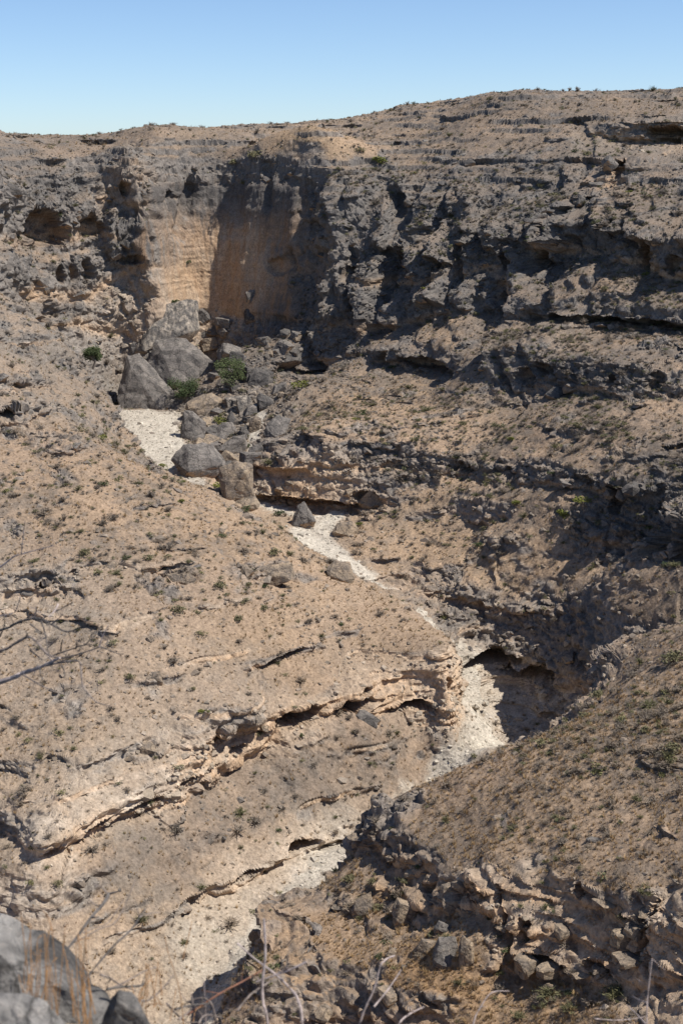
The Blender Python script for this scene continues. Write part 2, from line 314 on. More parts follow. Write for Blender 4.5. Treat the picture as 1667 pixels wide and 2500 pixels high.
# surface character by place: u, v : rocky, dark crust (at one place painted shade), white, fresh tan rock, shrub cover, straw
ZONES = [
    (200, 335, .3,.72, 0, .0, .3, .8), (700, 305, .1, .35, 0, 0, .2, 1.), (450, 330, .3, .72, 0, 0, .4, .8), (1200, 260, .35,.72, 0, 0, .3, .7), (1450, 250, .35,.72, 0, 0, .3, .8), (1000, 330, .4, .65, 0, 0, .4, .7),
    (100, 420, .75, .85, 0, 0, .5, .3), (150, 520, .95, .7, .05, .35, .2, .2), (330, 450, .95, .6, .1, .6, .2, .2), (150, 640, .95, .85, .05, .4, .3, .1), (120, 583, .15, .5, 0, 0, .8, .3),
    (330, 540, .5, .85, 0, 0, .5, .2), (340, 700, .9, .35, .25, .6, .2, .1), (560, 580, 1, .1, 0, .75, 0, 0), (560, 680, 1, .05, 0, .8, 0, 0), (560, 440, 1, .85, .05, .2, .2, 0), (680, 560, 1, .7, 0, .3, 0, 0),
    (420, 640, 1, .0, .05, 1.0, 0, 0), (390, 560, .95, .55, .1, .45, .1, 0), (800, 480, .7, .95, 0, 0, .5, .2), (1000, 450, .75, .95, 0, 0, .6, .2), (1200, 450, .7, .95, 0, 0, .6, .2), (1300, 550, .8, .95, 0, .1, .4, .2),  # second zone: dark tone painted in as shade, narrows the sunlit cliff strip
    (1100, 650, .95, .85, 0, .2, .3, .1), (900, 650, .95, .85, 0, .2, .3, .1), (1450, 480, .5, .8, 0, .1, .7, .3), (1400, 650, .4, .65, 0, 0, .8, .3), (1480, 590, .8, .75, 0, .4, .3, .2), (1500, 310, .8, .7, .1, .6, .3, .3), (1400, 400, .8, .75, 0, .5, .4, .2),
    (1300, 780, .35, .6, 0, 0, .8, .2), (1300, 860, .85, .85, 0, .25, .5, .2), (1000, 780, .3, .5, 0, 0, .7, .3), (950, 840, .8, .8, 0, .15, .5, .2), (900, 900, .3, .42, 0, 0, .6, .4), (1200, 980, .35, .5, 0, 0, .6, .3), (1500, 980, .35, .6, 0, 0, .7, .3),
    (900, 1060, .7, .5, 0, .2, .4, .2), (1200, 1090, .7, .5, 0, .2, .4, .2), (750, 1120, 1, .1, .05, 1., .1, .1), (650, 1120, 1, .1, .05, 1., .1, .1), (650, 1040, .6, .45, 0, .3, .4, .2), (1200, 1150, .4, .48, 0, .1, .4, .3), (1000, 1230, .3, .2, 0, .1, .3, .4), (1200, 1310, .3, .2, 0, .1, .3, .5),
    (1150, 1450, 1, .55, .05, .4, .2, .1), (1330, 1480, .9, .6, 0, .4, .1, .1), (1300, 1590, 1, .45, 0, .8, 0, 0), (1150, 1580, 1, .15, .6, .4, 0, 0), (1480, 1220, 1, .95, 0, .2, .5, 0), (1480, 1370, .2, .45, 0, 0, .6, .5), (1500, 1600, .15, .38, 0, 0, .8, .5), (1300, 1720, .1, .3, 0, 0, .7, .7),
    (1300, 1850, .1, .32, 0, 0, .5, .6), (1100, 1830, .08, .32, 0, 0, .4, .5), (1050, 1950, .2, .25, 0, .1, .4, .5), (1450, 2000, .3, .4, 0, .1, .4, .5), (1250, 2150, .8, .14, .05, .95, .2, .7), (1100, 2070, .8, .2, .03, .85, .2, .7), (1400, 2220, .8, .14, .05, .95, .2, .7), (970, 2040, .7, .25, 0, .7, .2, .7), (1430, 1490, .15, .3, 0, 0, .4, .5), (1430, 1420, .2, .3, 0, 0, .4, .5), (1500, 2150, .95, .12, .1, 1., .1, .2), (1000, 2250, .2, .3, 0, .2, .35, 1.), (750, 2250, .2, .35, 0, .1, .3, 1.),
    (600, 2300, .6, .5, 0, .3, .3, .5), (900, 2050, .4, .3, 0, .5, .4, .9), (850, 1940, .9, .5, 0, .4, .2, .3), (700, 2130, .3, .38, 0, .2, .4, .9), (1300, 2320, .15, .3, 0, .1, .5, .9), (800, 2330, .5, .45, 0, .3, .3, .7),
    (200, 1200, .4, .5, 0, .1, .5, .5), (300, 1080, .35, .55, 0, 0, .5, .4), (100, 1050, .35, .5, 0, .1, .6, .4), (50, 930, .6, .6, .1, .4, .4, .3), (60, 780, .6, .7, .1, .3, .4, .3), (230, 880, .5, .65, .05, .3, .5, .3), (400, 1340, .4, .4, .05, .2, .4, .5), (620, 1320, .45, .45, .05, .2, .4, .5), (600, 1440, .2, .15, 0, 0, .3, .8), (900, 1450, .1, .05, 0, .1, .12, .8),
    (520, 1250, .35, .45, 0, 0, .4, .5), (200, 1500, .35, .35, .1, .1, .4, .5), (100, 1380, .5, .4, .2, .5, .3, .4), (200, 1640, .35, .38, .1, .1, .35, .5), (60, 1700, .35, .35, .12, .1, .3, .5), (300, 1770, .4, .38, .2, .2, .3, .4), (300, 1860, .95, .0, .55, .8, 0, .0), (520, 1650, .5, .4, .12, .25, .2, .3), (600, 1720, .9, .0, .2, 1.05, 0, 0), (850, 1600, .8, .0, .15, 1., 0, .1), (1020, 1590, .9, 0, .25, 1., 0, 0),
    (700, 1560, .15, .3, .0, .1, .2, .4), (700, 1800, .08, .8, 0, 0, .55, .35), (150, 1950, .95, 0, .35, 1., 0, 0), (230, 1903, .95, 0, .35, 1., 0, 0), (390, 1815, .95, 0, .35, 1., 0, 0), (480, 1765, .95, 0, .2, 1.05, 0, 0), (540, 1740, .95, 0, .2, 1.05, 0, 0), (700, 1635, .7, 0, .1, .9, 0, .1), (400, 1990, .1, .7, 0, 0, .5, .4), (240, 1990, .1, .65, 0, 0, .5, .4), (470, 1850, .08, .75, 0, 0, .5, .35), (600, 1790, .08, .78, 0, 0, .5, .35), (600, 1890, .08, .75, 0, 0, .5, .35), (330, 1935, .1, .7, 0, 0, .45, .4), (850, 1700, .08, .6, 0, 0, .4, .4), (660, 1950, .8, 0, .25, 1., 0, 0), (560, 2025, .7, 0, .3, .9, 0, 0), (500, 1900, .1, .78, 0, 0, .5, .4), (900, 1740, .1, .55, 0, .05, .25, .4), (300, 2050, .2, .5, .08, .05, .4, .6), (100, 2050, .5, .25, .2, .5, .2, .4), (30, 1900, .35, .35, .18, .1, .3, .4),
    (600, 2000, .4, .05, .4, .5, .15, .3), (700, 1960, .5, .05, .5, .7, .1, .2), (600, 2070, .35, .2, .5, .1, .3, .2), (480, 2180, .4, .2, .55, .1, .3, .3), (330, 2200, .25, .38, .2, .1, .3, .6), (760, 1985, .3, .05, .85, .1, .1, .1), (680, 1200, .3, .3, .1, .4, .3, .4),
    (430, 850, .5, .7, .1, .2, .3, .2), (600, 830, .5, .8, 0, .2, .3, .2), (650, 720, .8, .85, 0, .2, .2, .1), (550, 980, .4, .6, .2, .2, .4, .3),
]
zp = np.array([hit(z[0], z[1]) for z in ZONES]); za = np.array([z[2:] for z in ZONES], np.float32)

# lattice: finer where the ground is steep
NCI, NCO, NR = 880, 44, 1040
ta = np.linspace(-1, 1, NCI) * 0.255
to = 0.255 + 0.40 * (np.linspace(0, 1, NCO + 1)[1:]) ** 1.5
A = np.concatenate([-to[::-1], ta, to]); NC = len(A)
Yf = np.concatenate([np.linspace(5, 95, 300)[:-1], np.linspace(95, 480, 2600)[:-1], np.linspace(480, 740, 120)])
YY = np.zeros((NR, NC), np.float32)
wY = np.where(Yf[1:] < 96, .06, 1.0) * np.where(Yf[1:] > 470, .15, 1.0)
for j, a in enumerate(A):
    Z = bicubic(HG, a * (Yf + 12), Yf)
    sl = np.hypot(np.diff(Yf) * .75, np.diff(Z)) / (Yf[1:] + 40) * wY
    c = np.concatenate([[0], np.cumsum(sl)])
    YY[:, j] = np.interp(np.linspace(0, c[-1], NR), c, Yf)
for it in range(140):      # keep neighbouring columns in step
    YY[:, 1:-1] = (YY[:, :-2] + 2 * YY[:, 1:-1] + YY[:, 2:]) / 4
XX = (A[None, :] * (YY + 12)).astype(np.float32)
Z0 = bicubic(HG, XX, YY).astype(np.float32)
px, py, pz = XX.ravel(), YY.ravel(), Z0.ravel()

def blur(G, n):
    for it in range(n):
        G = (np.roll(G, 1, 0) + np.roll(G, -1, 0) + np.roll(G, 1, 1) + np.roll(G, -1, 1) + 4 * G) / 8
    return G
bx_, by_ = blur(GRX, 10), blur(GRY, 10)
sx, sy = bicubic(bx_, px, py), bicubic(by_, px, py)
sm = np.hypot(sx, sy) + 1e-6
nx, ny = -sx / sm, -sy / sm                       # horizontal, pointing down the slope
slope = np.clip(np.hypot(bicubic(GRX, px, py), bicubic(GRY, px, py)), .12, 3.2)

# zone attributes by distance weighting
zat = np.zeros((len(px), za.shape[1]), np.float32); zw = np.zeros(len(px), np.float32)
for k in range(len(zp)):
    d2 = (px - zp[k, 0]) ** 2 + ((py - zp[k, 1]) * .9) ** 2 + ((pz - zp[k, 2]) * 1.4) ** 2
    w = 1.0 / (d2 + 9) ** 2
    zat += w[:, None] * za[k]; zw += w
zat /= zw[:, None]
rocky, dark, white, fresh, shrubby, straw = [zat[:, k] for k in range(6)]

hw = hit(570, 580)
wn = fbm(px / 5, py / 5, pz / 5, 3, 29)
wallm = sstep(20.5, 17, np.abs(px - hw[0] + 6) + 3.2 * wn) * sstep(349, 353, py) * sstep(-41, -38, pz) * sstep(-4, -8, pz)    # the great headwall
POOL = np.array([at(*p) for p in ((262, 943, 333), (280, 1000, 303), (320, 1050, 283), (400, 1090, 268), (480, 1122, 258), (475, 1100, 266), (440, 1045, 283), (420, 1000, 301), (414, 965, 316), (428, 943, 331))], np.float32)
def poly_dist(x, y, P):
    best = np.full(len(x), 1e9, np.float32); ins = np.zeros(len(x), bool)
    for k in range(len(P)):
        a_, b_ = P[k], P[(k + 1) % len(P)]; ex, ey = b_[0] - a_[0], b_[1] - a_[1]
        t = np.clip(((x - a_[0]) * ex + (y - a_[1]) * ey) / (ex * ex + ey * ey), 0, 1)
        best = np.minimum(best, (x - a_[0] - t * ex) ** 2 + (y - a_[1] - t * ey) ** 2)
        cr = ((a_[1] > y) != (b_[1] > y)) & (x < (b_[0] - a_[0]) * (y - a_[1]) / (b_[1] - a_[1] + 1e-9) + a_[0])
        ins ^= cr
    return np.where(ins, -1, 1) * np.sqrt(best)
pold = poly_dist(px, py, POOL)
flat = sstep(6.0, .5, pold) * sstep(-44, -49, pz)
pz = (pz + (-58.1 - (330 - py) * .026 - pz) * flat).astype(np.float32)
n14a = fbm(px / 16, py / 16, pz / 9, 3, 15)
plm = sstep(296, 306, py) * sstep(-11, -6, pz)
tq = (pz + .9 * n14a + .25 * fbm(px / 4, py / 4, pz / 4, 2, 19)) / 2.3
tf = tq - np.floor(tq)
tstep = np.floor(tq) + np.where(tf < .72, .22 * tf / .72, .22 + .78 * sstep(.72, .9, tf))
tpres = plm * sstep(-.1, .35, fbm(px / 17, py / 17, np.floor(tq) * 3.3, 2, 23) + .1)
pz = (pz + (tstep - tq) * 2.3 * tpres * .7).astype(np.float32)
ledge = tpres * sstep(.66, .74, tf) * sstep(.99, .9, tf)
d = np.zeros(len(px), np.float32)                 # outward push
facem = ledge.astype(np.float32)             # exposed rock face
underm = np.zeros(len(px), np.float32)
n6 = fbm(px / 6, py / 6, pz / 6, 3, 3)
n14 = fbm(px / 14, py / 14, pz / 9, 3, 5)
n2 = fbm(px / 2.2, py / 2.2, pz / 1.6, 3, 8)

CLIFF_LINES = []
STEEP_LINES = {1, 2, 3, 9, 10, 12, 13, 14, 16, 20, 23, 25, 26, 27, 31, 38, 39}
for L in CLIFFS:
    pts = []
    for (u, vt, vb) in L:
        c = hit(u, .5 * (vt + vb))
        H = c[1] * (vb - vt) / F * 1.12
        pts.append((c[0], c[1], c[2], H))
    P = np.array(pts, np.float32); CLIFF_LINES.append(P)
    pad = 14
    box = np.where((px > P[:, 0].min() - pad) & (px < P[:, 0].max() + pad) & (py > P[:, 1].min() - 30) & (py < P[:, 1].max() + 30)
                   & (pz > P[:, 2].min() - 16) & (pz < P[:, 2].max() + 16))[0]
    if len(box) == 0:
        continue
    qx, qy, qz = px[box], py[box], pz[box]
    # chainage across the slope, along the line's own overall direction
    best = np.full(len(box), 1e9, np.float32); zl = np.zeros(len(box), np.float32); hl = zl.copy(); end = zl.copy()
    for k in range(len(P) - 1):
        ax, ay = P[k, 0], P[k, 1]; ex, ey = P[k + 1, 0] - ax, P[k + 1, 1] - ay
        l2 = ex * ex + ey * ey + 1e-6
        t = ((qx - ax) * ex + (qy - ay) * ey) / l2
        over = np.maximum(np.maximum(-t, t - 1), 0) * math.sqrt(l2)
        tc = np.clip(t, 0, 1)
        dd = (qx - ax - tc * ex) ** 2 + (qy - ay - tc * ey) ** 2
        b = dd < best
        best = np.where(b, dd, best)
        zl = np.where(b, P[k, 2] + tc * (P[k + 1, 2] - P[k, 2]), zl)
        hl = np.where(b, P[k, 3] + tc * (P[k + 1, 3] - P[k, 3]), hl)
        isend = ((k == 0) & (t < 0)) | ((k == len(P) - 2) & (t > 1))
        end = np.where(b, np.where(isend, over, 0), end)
    s = slope[box]
    amp = (1 - sstep(0, 4.0, end + n6[box] * 1.5)) * (1 - sstep(15, 26, np.sqrt(best)))
    hl = hl * (1 + .35 * n6[box])
    zr = qz - zl - n14[box] * .7 - n2[box] * .12
    hh = np.maximum(hl / 2, .3)
    core = np.clip(zr, -hh, hh)
    fall = np.where(zr > 0, 1 - sstep(0, 1, (zr - hh) / (1.6 * hh + .8)), 1 - sstep(0, 1, (-zr - hh) / (1.3 * hh + .8)))
    k_ = np.clip(np.where(s > 1.4, .35, .66 + .42 * n6[box] + (.32 if len(CLIFF_LINES) in STEEP_LINES else 0)), .3, 1.1)
    dd = core / s * k_ * fall
    # undercut at the foot
    dd = dd - np.minimum(.55 * hh, 1.6) * np.exp(-((zr + hh * .92) / (.22 * hh + .15)) ** 2) * .55
    d[box] += np.clip(dd, -5 - 3 * (P[0, 1] > 330), 5 + 3 * (P[0, 1] > 330)) * amp
    f = amp * (1 - sstep(.95, 1.25, np.abs(zr) / hh))
    facem[box] = np.maximum(facem[box], f)
    underm[box] = np.maximum(underm[box], amp * np.exp(-((zr + hh * .8) / (.35 * hh + .2)) ** 2))

# thin horizontal beds everywhere the rock shows
for (per, hfrac, sd, ampl) in ((5.3, .34, 41, .6), (2.1, .36, 43, .4)):
    q = (pz + n14 * 1.0 + n6 * .3) / per + 13.7
    kb = np.floor(q); r = (q - kb - .5) * per
    pres = sstep(.05, .4, fbm(px / 9, py / 9, kb * 5.1, 3, sd) + (rocky - .5) * .9)
    hh = per * hfrac / 2
    core = np.clip(r, -hh, hh)
    fall = 1 - sstep(hh, per * .5, np.abs(r))
    dd = np.clip(core / slope, -4.5, 4.5) * fall * ampl * pres * (1 - wallm) * (1 - flat)
    d += dd
    facem = np.maximum(facem, .75 * pres * (1 - sstep(.9, 1.2, np.abs(r) / hh)) * sstep(.2, .5, rocky))

# fine bedding of the fresh pale bands
pb = sstep(.5, .8, fresh) * (1 - wallm) * (1 - flat) * (py < 240)
q = (pz + n14 * .25 + n6 * .2) / .95; r = q - np.floor(q)
pr = sstep(-.2, .35, fbm(px / 4, py / 4, np.floor(q) * 7.7, 2, 47))
d += pb * pr * (.42 * (sstep(.25, .4, r) * sstep(1.0, .45, r)) - .2)
# thin pale beds cropping out along the left slope
q = (pz + n14 * .9 + n6 * .15) / 4.6 + .3; kq = np.floor(q); r = q - kq
lsl = sstep(236, 225, py) * sstep(30, 22, px) * sstep(0, -4, px - np.where(py < 204, (py - 176) * .8 - 2, 90)) * (1 - flat) * sstep(-57, -60, pz)
pr = sstep(.0, .3, fbm(px / 12, py / 12, kq * 9.1, 2, 53)) * lsl
strip = pr * sstep(.40, .46, r) * sstep(.60, .54, r)
d += pr * (np.clip((r - .5) * 4.6, -.45, .45) / slope) * sstep(.15, .35, r) * sstep(.95, .65, r) * .8
facem = np.maximum(facem, strip)
fresh = fresh + .55 * strip
dark = dark * (1 - .8 * strip)
# ribs and buttresses of the far walls
farw = (1 - wallm) * sstep(280, 300, py) * sstep(-46, -36, pz) * (1 - sstep(-8, -2, pz)) * sstep(.35, .8, slope + rocky * .3)
tx_, ty_ = -ny, nx
al = px * 0.93 - py * 0.25
K1, K2, kid = worley(al / 9 + .25 * n14, py / 30, pz / 20 + .2 * n6, 71)
butt = (.3 + 1.1 * kid) * sstep(0, .45, K2 - K1)
M1, M2, mid_ = worley(al / 4.2 + .2 * n6, py / 14, pz / 5.5 + .2 * n6, 73)
d += farw * (4.2 * (butt - .55) + 1.5 * ((.3 + .9 * mid_) * sstep(0, .4, M2 - M1) - .5))
facem = np.maximum(facem, farw * .5 * (1 - sstep(.1, .3, K2 - K1)))
d += farw * .55 * (3.4 * ridged(al / 15, py / 60, pz / 34, 3, 61) + 1.5 * fbm(al / 5, py / 40, pz / 10, 3, 63))
# gullies
for (L, wpx, D) in GULLIES:
    P = np.array([hit(u, v) for u, v in L], np.float32)
    w = wpx * P[:, 1].mean() / F * 1.5; D = D * .6
    best = np.full(len(px), 1e9, np.float32)
    for k in range(len(P) - 1):
        e = P[k + 1] - P[k]; l2 = (e * e).sum()
        t = np.clip(((px - P[k, 0]) * e[0] + (py - P[k, 1]) * e[1] + (pz - P[k, 2]) * e[2]) / l2, 0, 1)
        dd = (px - P[k, 0] - t * e[0]) ** 2 + ((py - P[k, 1] - t * e[1]) * .35) ** 2 + ((pz - P[k, 2] - t * e[2]) * .6) ** 2
        best = np.minimum(best, dd)
    g = 1 - sstep(.2, 1.25, np.sqrt(best) / w + n6 * .3)
    d -= D * g
    facem = np.maximum(facem, .6 * (g > .05) * (g < .95))
# caves
cavem = np.zeros(len(px), np.float32)
for (u, v, ru, rv, D) in CAVES:
    c = hit(u, v)
    a, b = ru * c[1] / F * 1.08, rv * c[1] / F * 1.55; D = D * 1.15
    gxl, gyl = bicubic(bx_, np.array([c[0]]), np.array([c[1]]))[0], bicubic(by_, np.array([c[0]]), np.array([c[1]]))[0]
    gl = math.hypot(gxl, gyl) + 1e-6; tx1, ty1 = -gyl / gl, gxl / gl
    box = np.where((np.abs(px - c[0]) < a * 1.6 + 2) & (np.abs(py - c[1]) < 22) & (np.abs(pz - c[2]) < b * 1.8 + 1))[0]
    if len(box) == 0:
        continue
    al_ = (px[box] - c[0]) * tx1 + (py[box] - c[1]) * ty1
    zz = pz[box] - c[2]
    r = np.sqrt((al_ / a) ** 2 + (zz / np.where(zz > 0, b, b * .8)) ** 2) + n2[box] * .28 + n6[box] * .15
    g = 1 - sstep(.72, 1.0, r)
    d[box] -= D * g * (1 - .25 * np.clip(r, 0, 1))
    d[box] += np.minimum(.5, .14 * D) * np.exp(-((r - 1.2) / .22) ** 2) * (zz > 0)
    cavem[box] = np.maximum(cavem[box], g)
    facem[box] = np.maximum(facem[box], 1 - sstep(1.0, 1.5, r))
d *= (1 - flat)
d += (1 - wallm) * (1 - flat) * 1.1 * n14 * sstep(.15, .5, slope) + .35 * n6 * rocky

P1 = np.stack([px + nx * d, py + ny * d, pz + .35 * (1 - flat) * n14 * (1 - sstep(.2, .5, slope))], -1).reshape(NR, NC, 3)

def grid_normals(P):
    du = np.empty_like(P); dv = np.empty_like(P)
    du[:, 1:-1] = P[:, 2:] - P[:, :-2]; du[:, 0] = P[:, 1] - P[:, 0]; du[:, -1] = P[:, -1] - P[:, -2]
    dv[1:-1] = P[2:] - P[:-2]; dv[0] = P[1] - P[0]; dv[-1] = P[-1] - P[-2]
    n = np.cross(du, dv)
    return n / (np.linalg.norm(n, axis=-1, keepdims=True) + 1e-9)
N1 = grid_normals(P1).reshape(-1, 3)
Q = P1.reshape(-1, 3)

# distance to the dry river
def river_dist(x, y, z):
    best = np.full(len(x), 1e9, np.float32)
    for L, w in ((RIVER_PTS, RIVER_W), (RIVER_PTS2, RIVER_W2)):
        for k in range(len(L) - 1):
            e = L[k + 1] - L[k]; l2 = e[0] ** 2 + e[1] ** 2 + 1e-6
            t = np.clip(((x - L[k, 0]) * e[0] + (y - L[k, 1]) * e[1]) / l2, 0, 1)
            dd = np.sqrt((x - L[k, 0] - t * e[0]) ** 2 + (y - L[k, 1] - t * e[1]) ** 2) / (w[k] + t * (w[k + 1] - w[k]))
            best = np.minimum(best, dd + np.maximum(np.abs(z - L[k, 2] - t * e[2]) - 3.5, 0) * .2)
    return best
RIVER_PTS = np.array([hit(340, 948)] + [hit(370, 975), hit(385, 1010), hit(415, 1050)] + [at(470, 1095, 274), at(600, 1160, 264), at(690, 1190, 257)] + [at(*p) for p in RIVER_PIX[4:]] + [(20, 196, -88)], np.float32)
RIVER_W = np.array([2, 2, 2, 2, .9, .5, .6, 2.2, 3.4, 3.2, 3.0, 4.2, 4.6, 4.2, 4.5], np.float32)
RIVER_PTS2 = np.array([(20, 196, -88), (8, 182, -90)] + [at(*p) for p in RIVER_PIX2] + [(-30, 112, -98.5)], np.float32)
RIVER_W2 = np.array([4.5, 3.4, 2.4, 2.0, 1.9, 2.0, 2.2, 2.6, 2.6], np.float32)
rd = river_dist(px, py, pz) + n6 * .22 + n2 * .12
SIDE = np.array([at(598, 970, 312), at(585, 1010, 302), at(570, 1060, 288)], np.float32)
rd2 = np.full(len(px), 1e9, np.float32)
for k in range(2):
    e = SIDE[k + 1] - SIDE[k]; l2 = e[0] ** 2 + e[1] ** 2
    t = np.clip(((px - SIDE[k, 0]) * e[0] + (py - SIDE[k, 1]) * e[1]) / l2, 0, 1)
    rd2 = np.minimum(rd2, np.sqrt((px - SIDE[k, 0] - t * e[0]) ** 2 + (py - SIDE[k, 1] - t * e[1]) ** 2) / 1.3)
rd = np.minimum(rd, rd2 + n2 * .2)
rd = np.minimum(rd, 1 + pold / 2 + n6 * .5)
bed = 1 - sstep(.55, 1.15, rd + .25 * n2)

steep = 1 - N1[:, 2]
rockm = np.clip(sstep(.28, .55, steep + .22 * n6 + (rocky - .5) * .35) + facem * .8, 0, 1)
outc = sstep(.18, .5, fbm(px / 5, py / 5, pz / 5, 3, 77) + (rocky - .62) * .9)        # outcrops among the soil
rockm = np.maximum(rockm, .95 * sstep(.55, .85, fresh + .25 * n6))
rockm = np.clip(np.maximum(rockm, outc), 0, 1) * (1 - .8 * bed)

# second pass: broken blocks, stones, soil, along the surface
wob = .5 * n2
F1, F2, cid = worley(Q[:, 0] / 3.4 + wob * .3, Q[:, 1] / 3.4, Q[:, 2] / 1.7 + wob * .4, 101)
G1, G2, gid = worley(Q[:, 0] / 1.5 + 3, Q[:, 1] / 1.5 - wob * .3, Q[:, 2] / 1.0 + wob * .3, 131)
block = (.35 + .9 * cid) * sstep(0, .5, F2 - F1) - .35
block2 = (.3 + .8 * gid) * sstep(0, .5, G2 - G1) - .3
smoothwall = np.maximum(wallm, .8 * sstep(.6, .95, fresh) * sstep(338, 350, py))
e = rockm * (.35 + .65 * sstep(.08, .4, dark)) * (1 - .75 * smoothwall) * (block * np.where(py > 280, .55, 1.15) + block2 * np.where(py > 280, .25, .5))
e += rockm * smoothwall * (.55 * fbm(Q[:, 0] / 3.2, Q[:, 1] / 3.2, Q[:, 2] / 14, 4, 201) + .5 * ridged(Q[:, 0] / 5, Q[:, 1] / 5, Q[:, 2] / 9, 3, 207) + .14 * fbm(Q[:, 0] / 8, Q[:, 1] / 8, Q[:, 2] / .6, 2, 203))
soilb = .16 * fbm(Q[:, 0] / 1.4, Q[:, 1] / 1.4, Q[:, 2] / 1.4, 3, 211) + .2 * np.maximum(0, .42 - G1) * 2 * (gid > .62 - .25 * rocky)
e += (1 - rockm) * (1 - bed) * soilb + bed * (.14 * fbm(Q[:, 0] / 1.1, Q[:, 1] / 1.1, Q[:, 2] / .5, 3, 213) + .1 * np.maximum(0, .4 - G1))
e *= np.clip((py - 30) / 60, 0, 1)
P2 = (Q + N1 * e[:, None]).reshape(NR, NC, 3).astype(np.float32)
N2 = grid_normals(P2).reshape(-1, 3)
V = P2.reshape(-1, 3)

# ------------------------------------------------------------------ albedo of ground and rock (shade put in only at the lit cliff's upper left)
def lerp(a, b, t):
    return a + (np.asarray(b, np.float32) - a) * t[:, None]
c1 = fbm(V[:, 0] / 9, V[:, 1] / 9, V[:, 2] / 9, 4, 301); c2 = fbm(V[:, 0] / 1.3, V[:, 1] / 1.3, V[:, 2] / 1.3, 3, 311); c3 = vnoise(V[:, 0] * 2.3, V[:, 1] * 2.3, V[:, 2] * 2.3, 321)
streak = fbm(V[:, 0] / 1.1, V[:, 1] / 1.1, V[:, 2] / 12, 3, 331)
ones = np.ones(len(px), np.float32)
soil = ones[:, None] * np.array([.305, .218, .150], np.float32)
soil = lerp(soil, (.335, .232, .135), np.clip(straw * (.5 + .6 * c1 + .3 * c2), 0, 1))
c0 = fbm(V[:, 0] / 34, V[:, 1] / 34, V[:, 2] / 20, 3, 341)
soil = lerp(soil, (.22, .165, .122), np.clip(.12 + .8 * c0, 0, .6))
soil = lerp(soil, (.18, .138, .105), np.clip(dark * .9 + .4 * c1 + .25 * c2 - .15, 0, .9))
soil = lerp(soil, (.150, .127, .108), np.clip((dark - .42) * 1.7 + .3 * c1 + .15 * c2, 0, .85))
soil = lerp(soil, (.335, .195, .088), np.clip((straw - .72) * 2.6 * sstep(175, 160, V[:, 1]) * (.65 + .5 * c1 + .4 * c2), 0, .9))
soil = lerp(soil, (.125, .104, .086), np.clip(shrubby * 1.1 * sstep(-.1, .5, c2 + .5 * c1), 0, .85))
soil = lerp(soil, (.40, .36, .30), np.clip(white * 1.15 + .35 * c1 * white, 0, .85))
rock = ones[:, None] * np.array([.235, .200, .170], np.float32)
rock = lerp(rock, (.42, .325, .235), np.clip(sstep(.45, .05, dark) * sstep(.1, .7, fresh + white) * (.9 + .5 * c1), 0, 1))
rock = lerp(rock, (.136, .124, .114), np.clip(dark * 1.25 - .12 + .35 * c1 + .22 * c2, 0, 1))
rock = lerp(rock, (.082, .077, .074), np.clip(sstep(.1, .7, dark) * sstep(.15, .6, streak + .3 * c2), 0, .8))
# fresh tan stone where the crust has broken away: hollows, undersides, faces
broke = np.clip(fresh * .9 + cavem * .35 + underm * .55 + .55 * c1 * fresh + .25 * streak * fresh - .25 - .25 * sstep(.3, .8, N2[:, 2]), 0, 1)
rock = lerp(rock, (.43, .29, .18), np.clip(broke * 1.25, 0, 1))
rock = lerp(rock, (.30, .195, .12), np.clip(wallm * (.35 + .8 * streak + .5 * c1), 0, .8))
rock = lerp(rock, (.50, .45, .385), np.clip(white * (.9 + .6 * c2), 0, .9))
up = sstep(.72, .93, N2[:, 2] + .1 * c2)                    # soil and straw lodge on flat ledges
rk = np.clip(rockm * (1 - .75 * up * (1 - outc * .8)), 0, 1)
alb = soil + (rock - soil) * rk[:, None]
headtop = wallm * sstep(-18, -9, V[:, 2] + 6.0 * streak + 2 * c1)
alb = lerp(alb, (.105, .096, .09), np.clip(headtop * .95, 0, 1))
beds = .5 + .5 * np.sin(V[:, 2] * 5.0 + 2 * c2)
alb = alb * (1 - .10 * smoothwall * beds)[:, None]
bedc = lerp(ones[:, None] * np.array([.44, .395, .33], np.float32), (.29, .25, .205), np.clip(.2 + .55 * c2 + .95 * c1, 0, 1))
alb = alb + (bedc - alb) * np.clip(bed, 0, 1)[:, None]
alb *= (1 + .20 * c3 + .12 * c2)[:, None]
alb = np.clip(alb, .02, .75)

# ------------------------------------------------------------------ split the sheet into its named pieces
i0 = (np.arange(NR - 1)[:, None] * NC + np.arange(NC - 1)[None]).ravel()
quads = np.stack([i0, i0 + 1, i0 + NC + 1, i0 + NC], -1)
fx_, fy_, fz_ = px[quads].mean(1), py[quads].mean(1), pz[quads].mean(1)
fbed = rd[quads].mean(1) < 1.0
# centre line of the valley: x of the thalweg for each y (the three limbs of its bend)
TH = np.concatenate([RIVER_PTS, RIVER_PTS2[1:]])
def side_of(x, y):
    best = np.full(len(x), 1e9); sg = np.zeros(len(x))
    for k in range(len(TH) - 1):
        e = TH[k + 1] - TH[k]; l2 = e[0] ** 2 + e[1] ** 2 + 1e-6
        t = np.clip(((x - TH[k, 0]) * e[0] + (y - TH[k, 1]) * e[1]) / l2, 0, 1)
        dx, dy = x - TH[k, 0] - t * e[0], y - TH[k, 1] - t * e[1]
        dd = dx * dx + dy * dy
        b = dd < best; best = np.where(b, dd, best); sg = np.where(b, e[0] * dy - e[1] * dx, sg)
    return sg
left = (side_of(fx_, fy_) < 0)
far = (fy_ > 326)
plateau = (fz_ > -2.5) & (fy_ > 300)
ncut = 197 + (fx_ - 25) * .12
nearspur = (~left) & (fy_ < np.where(fx_ > 30, ncut, 197)) & (~far)
lab = np.where(fbed, 0, np.where(plateau, 1, np.where(far, 2, np.where(nearspur, 5, np.where(left, 3, 4)))))
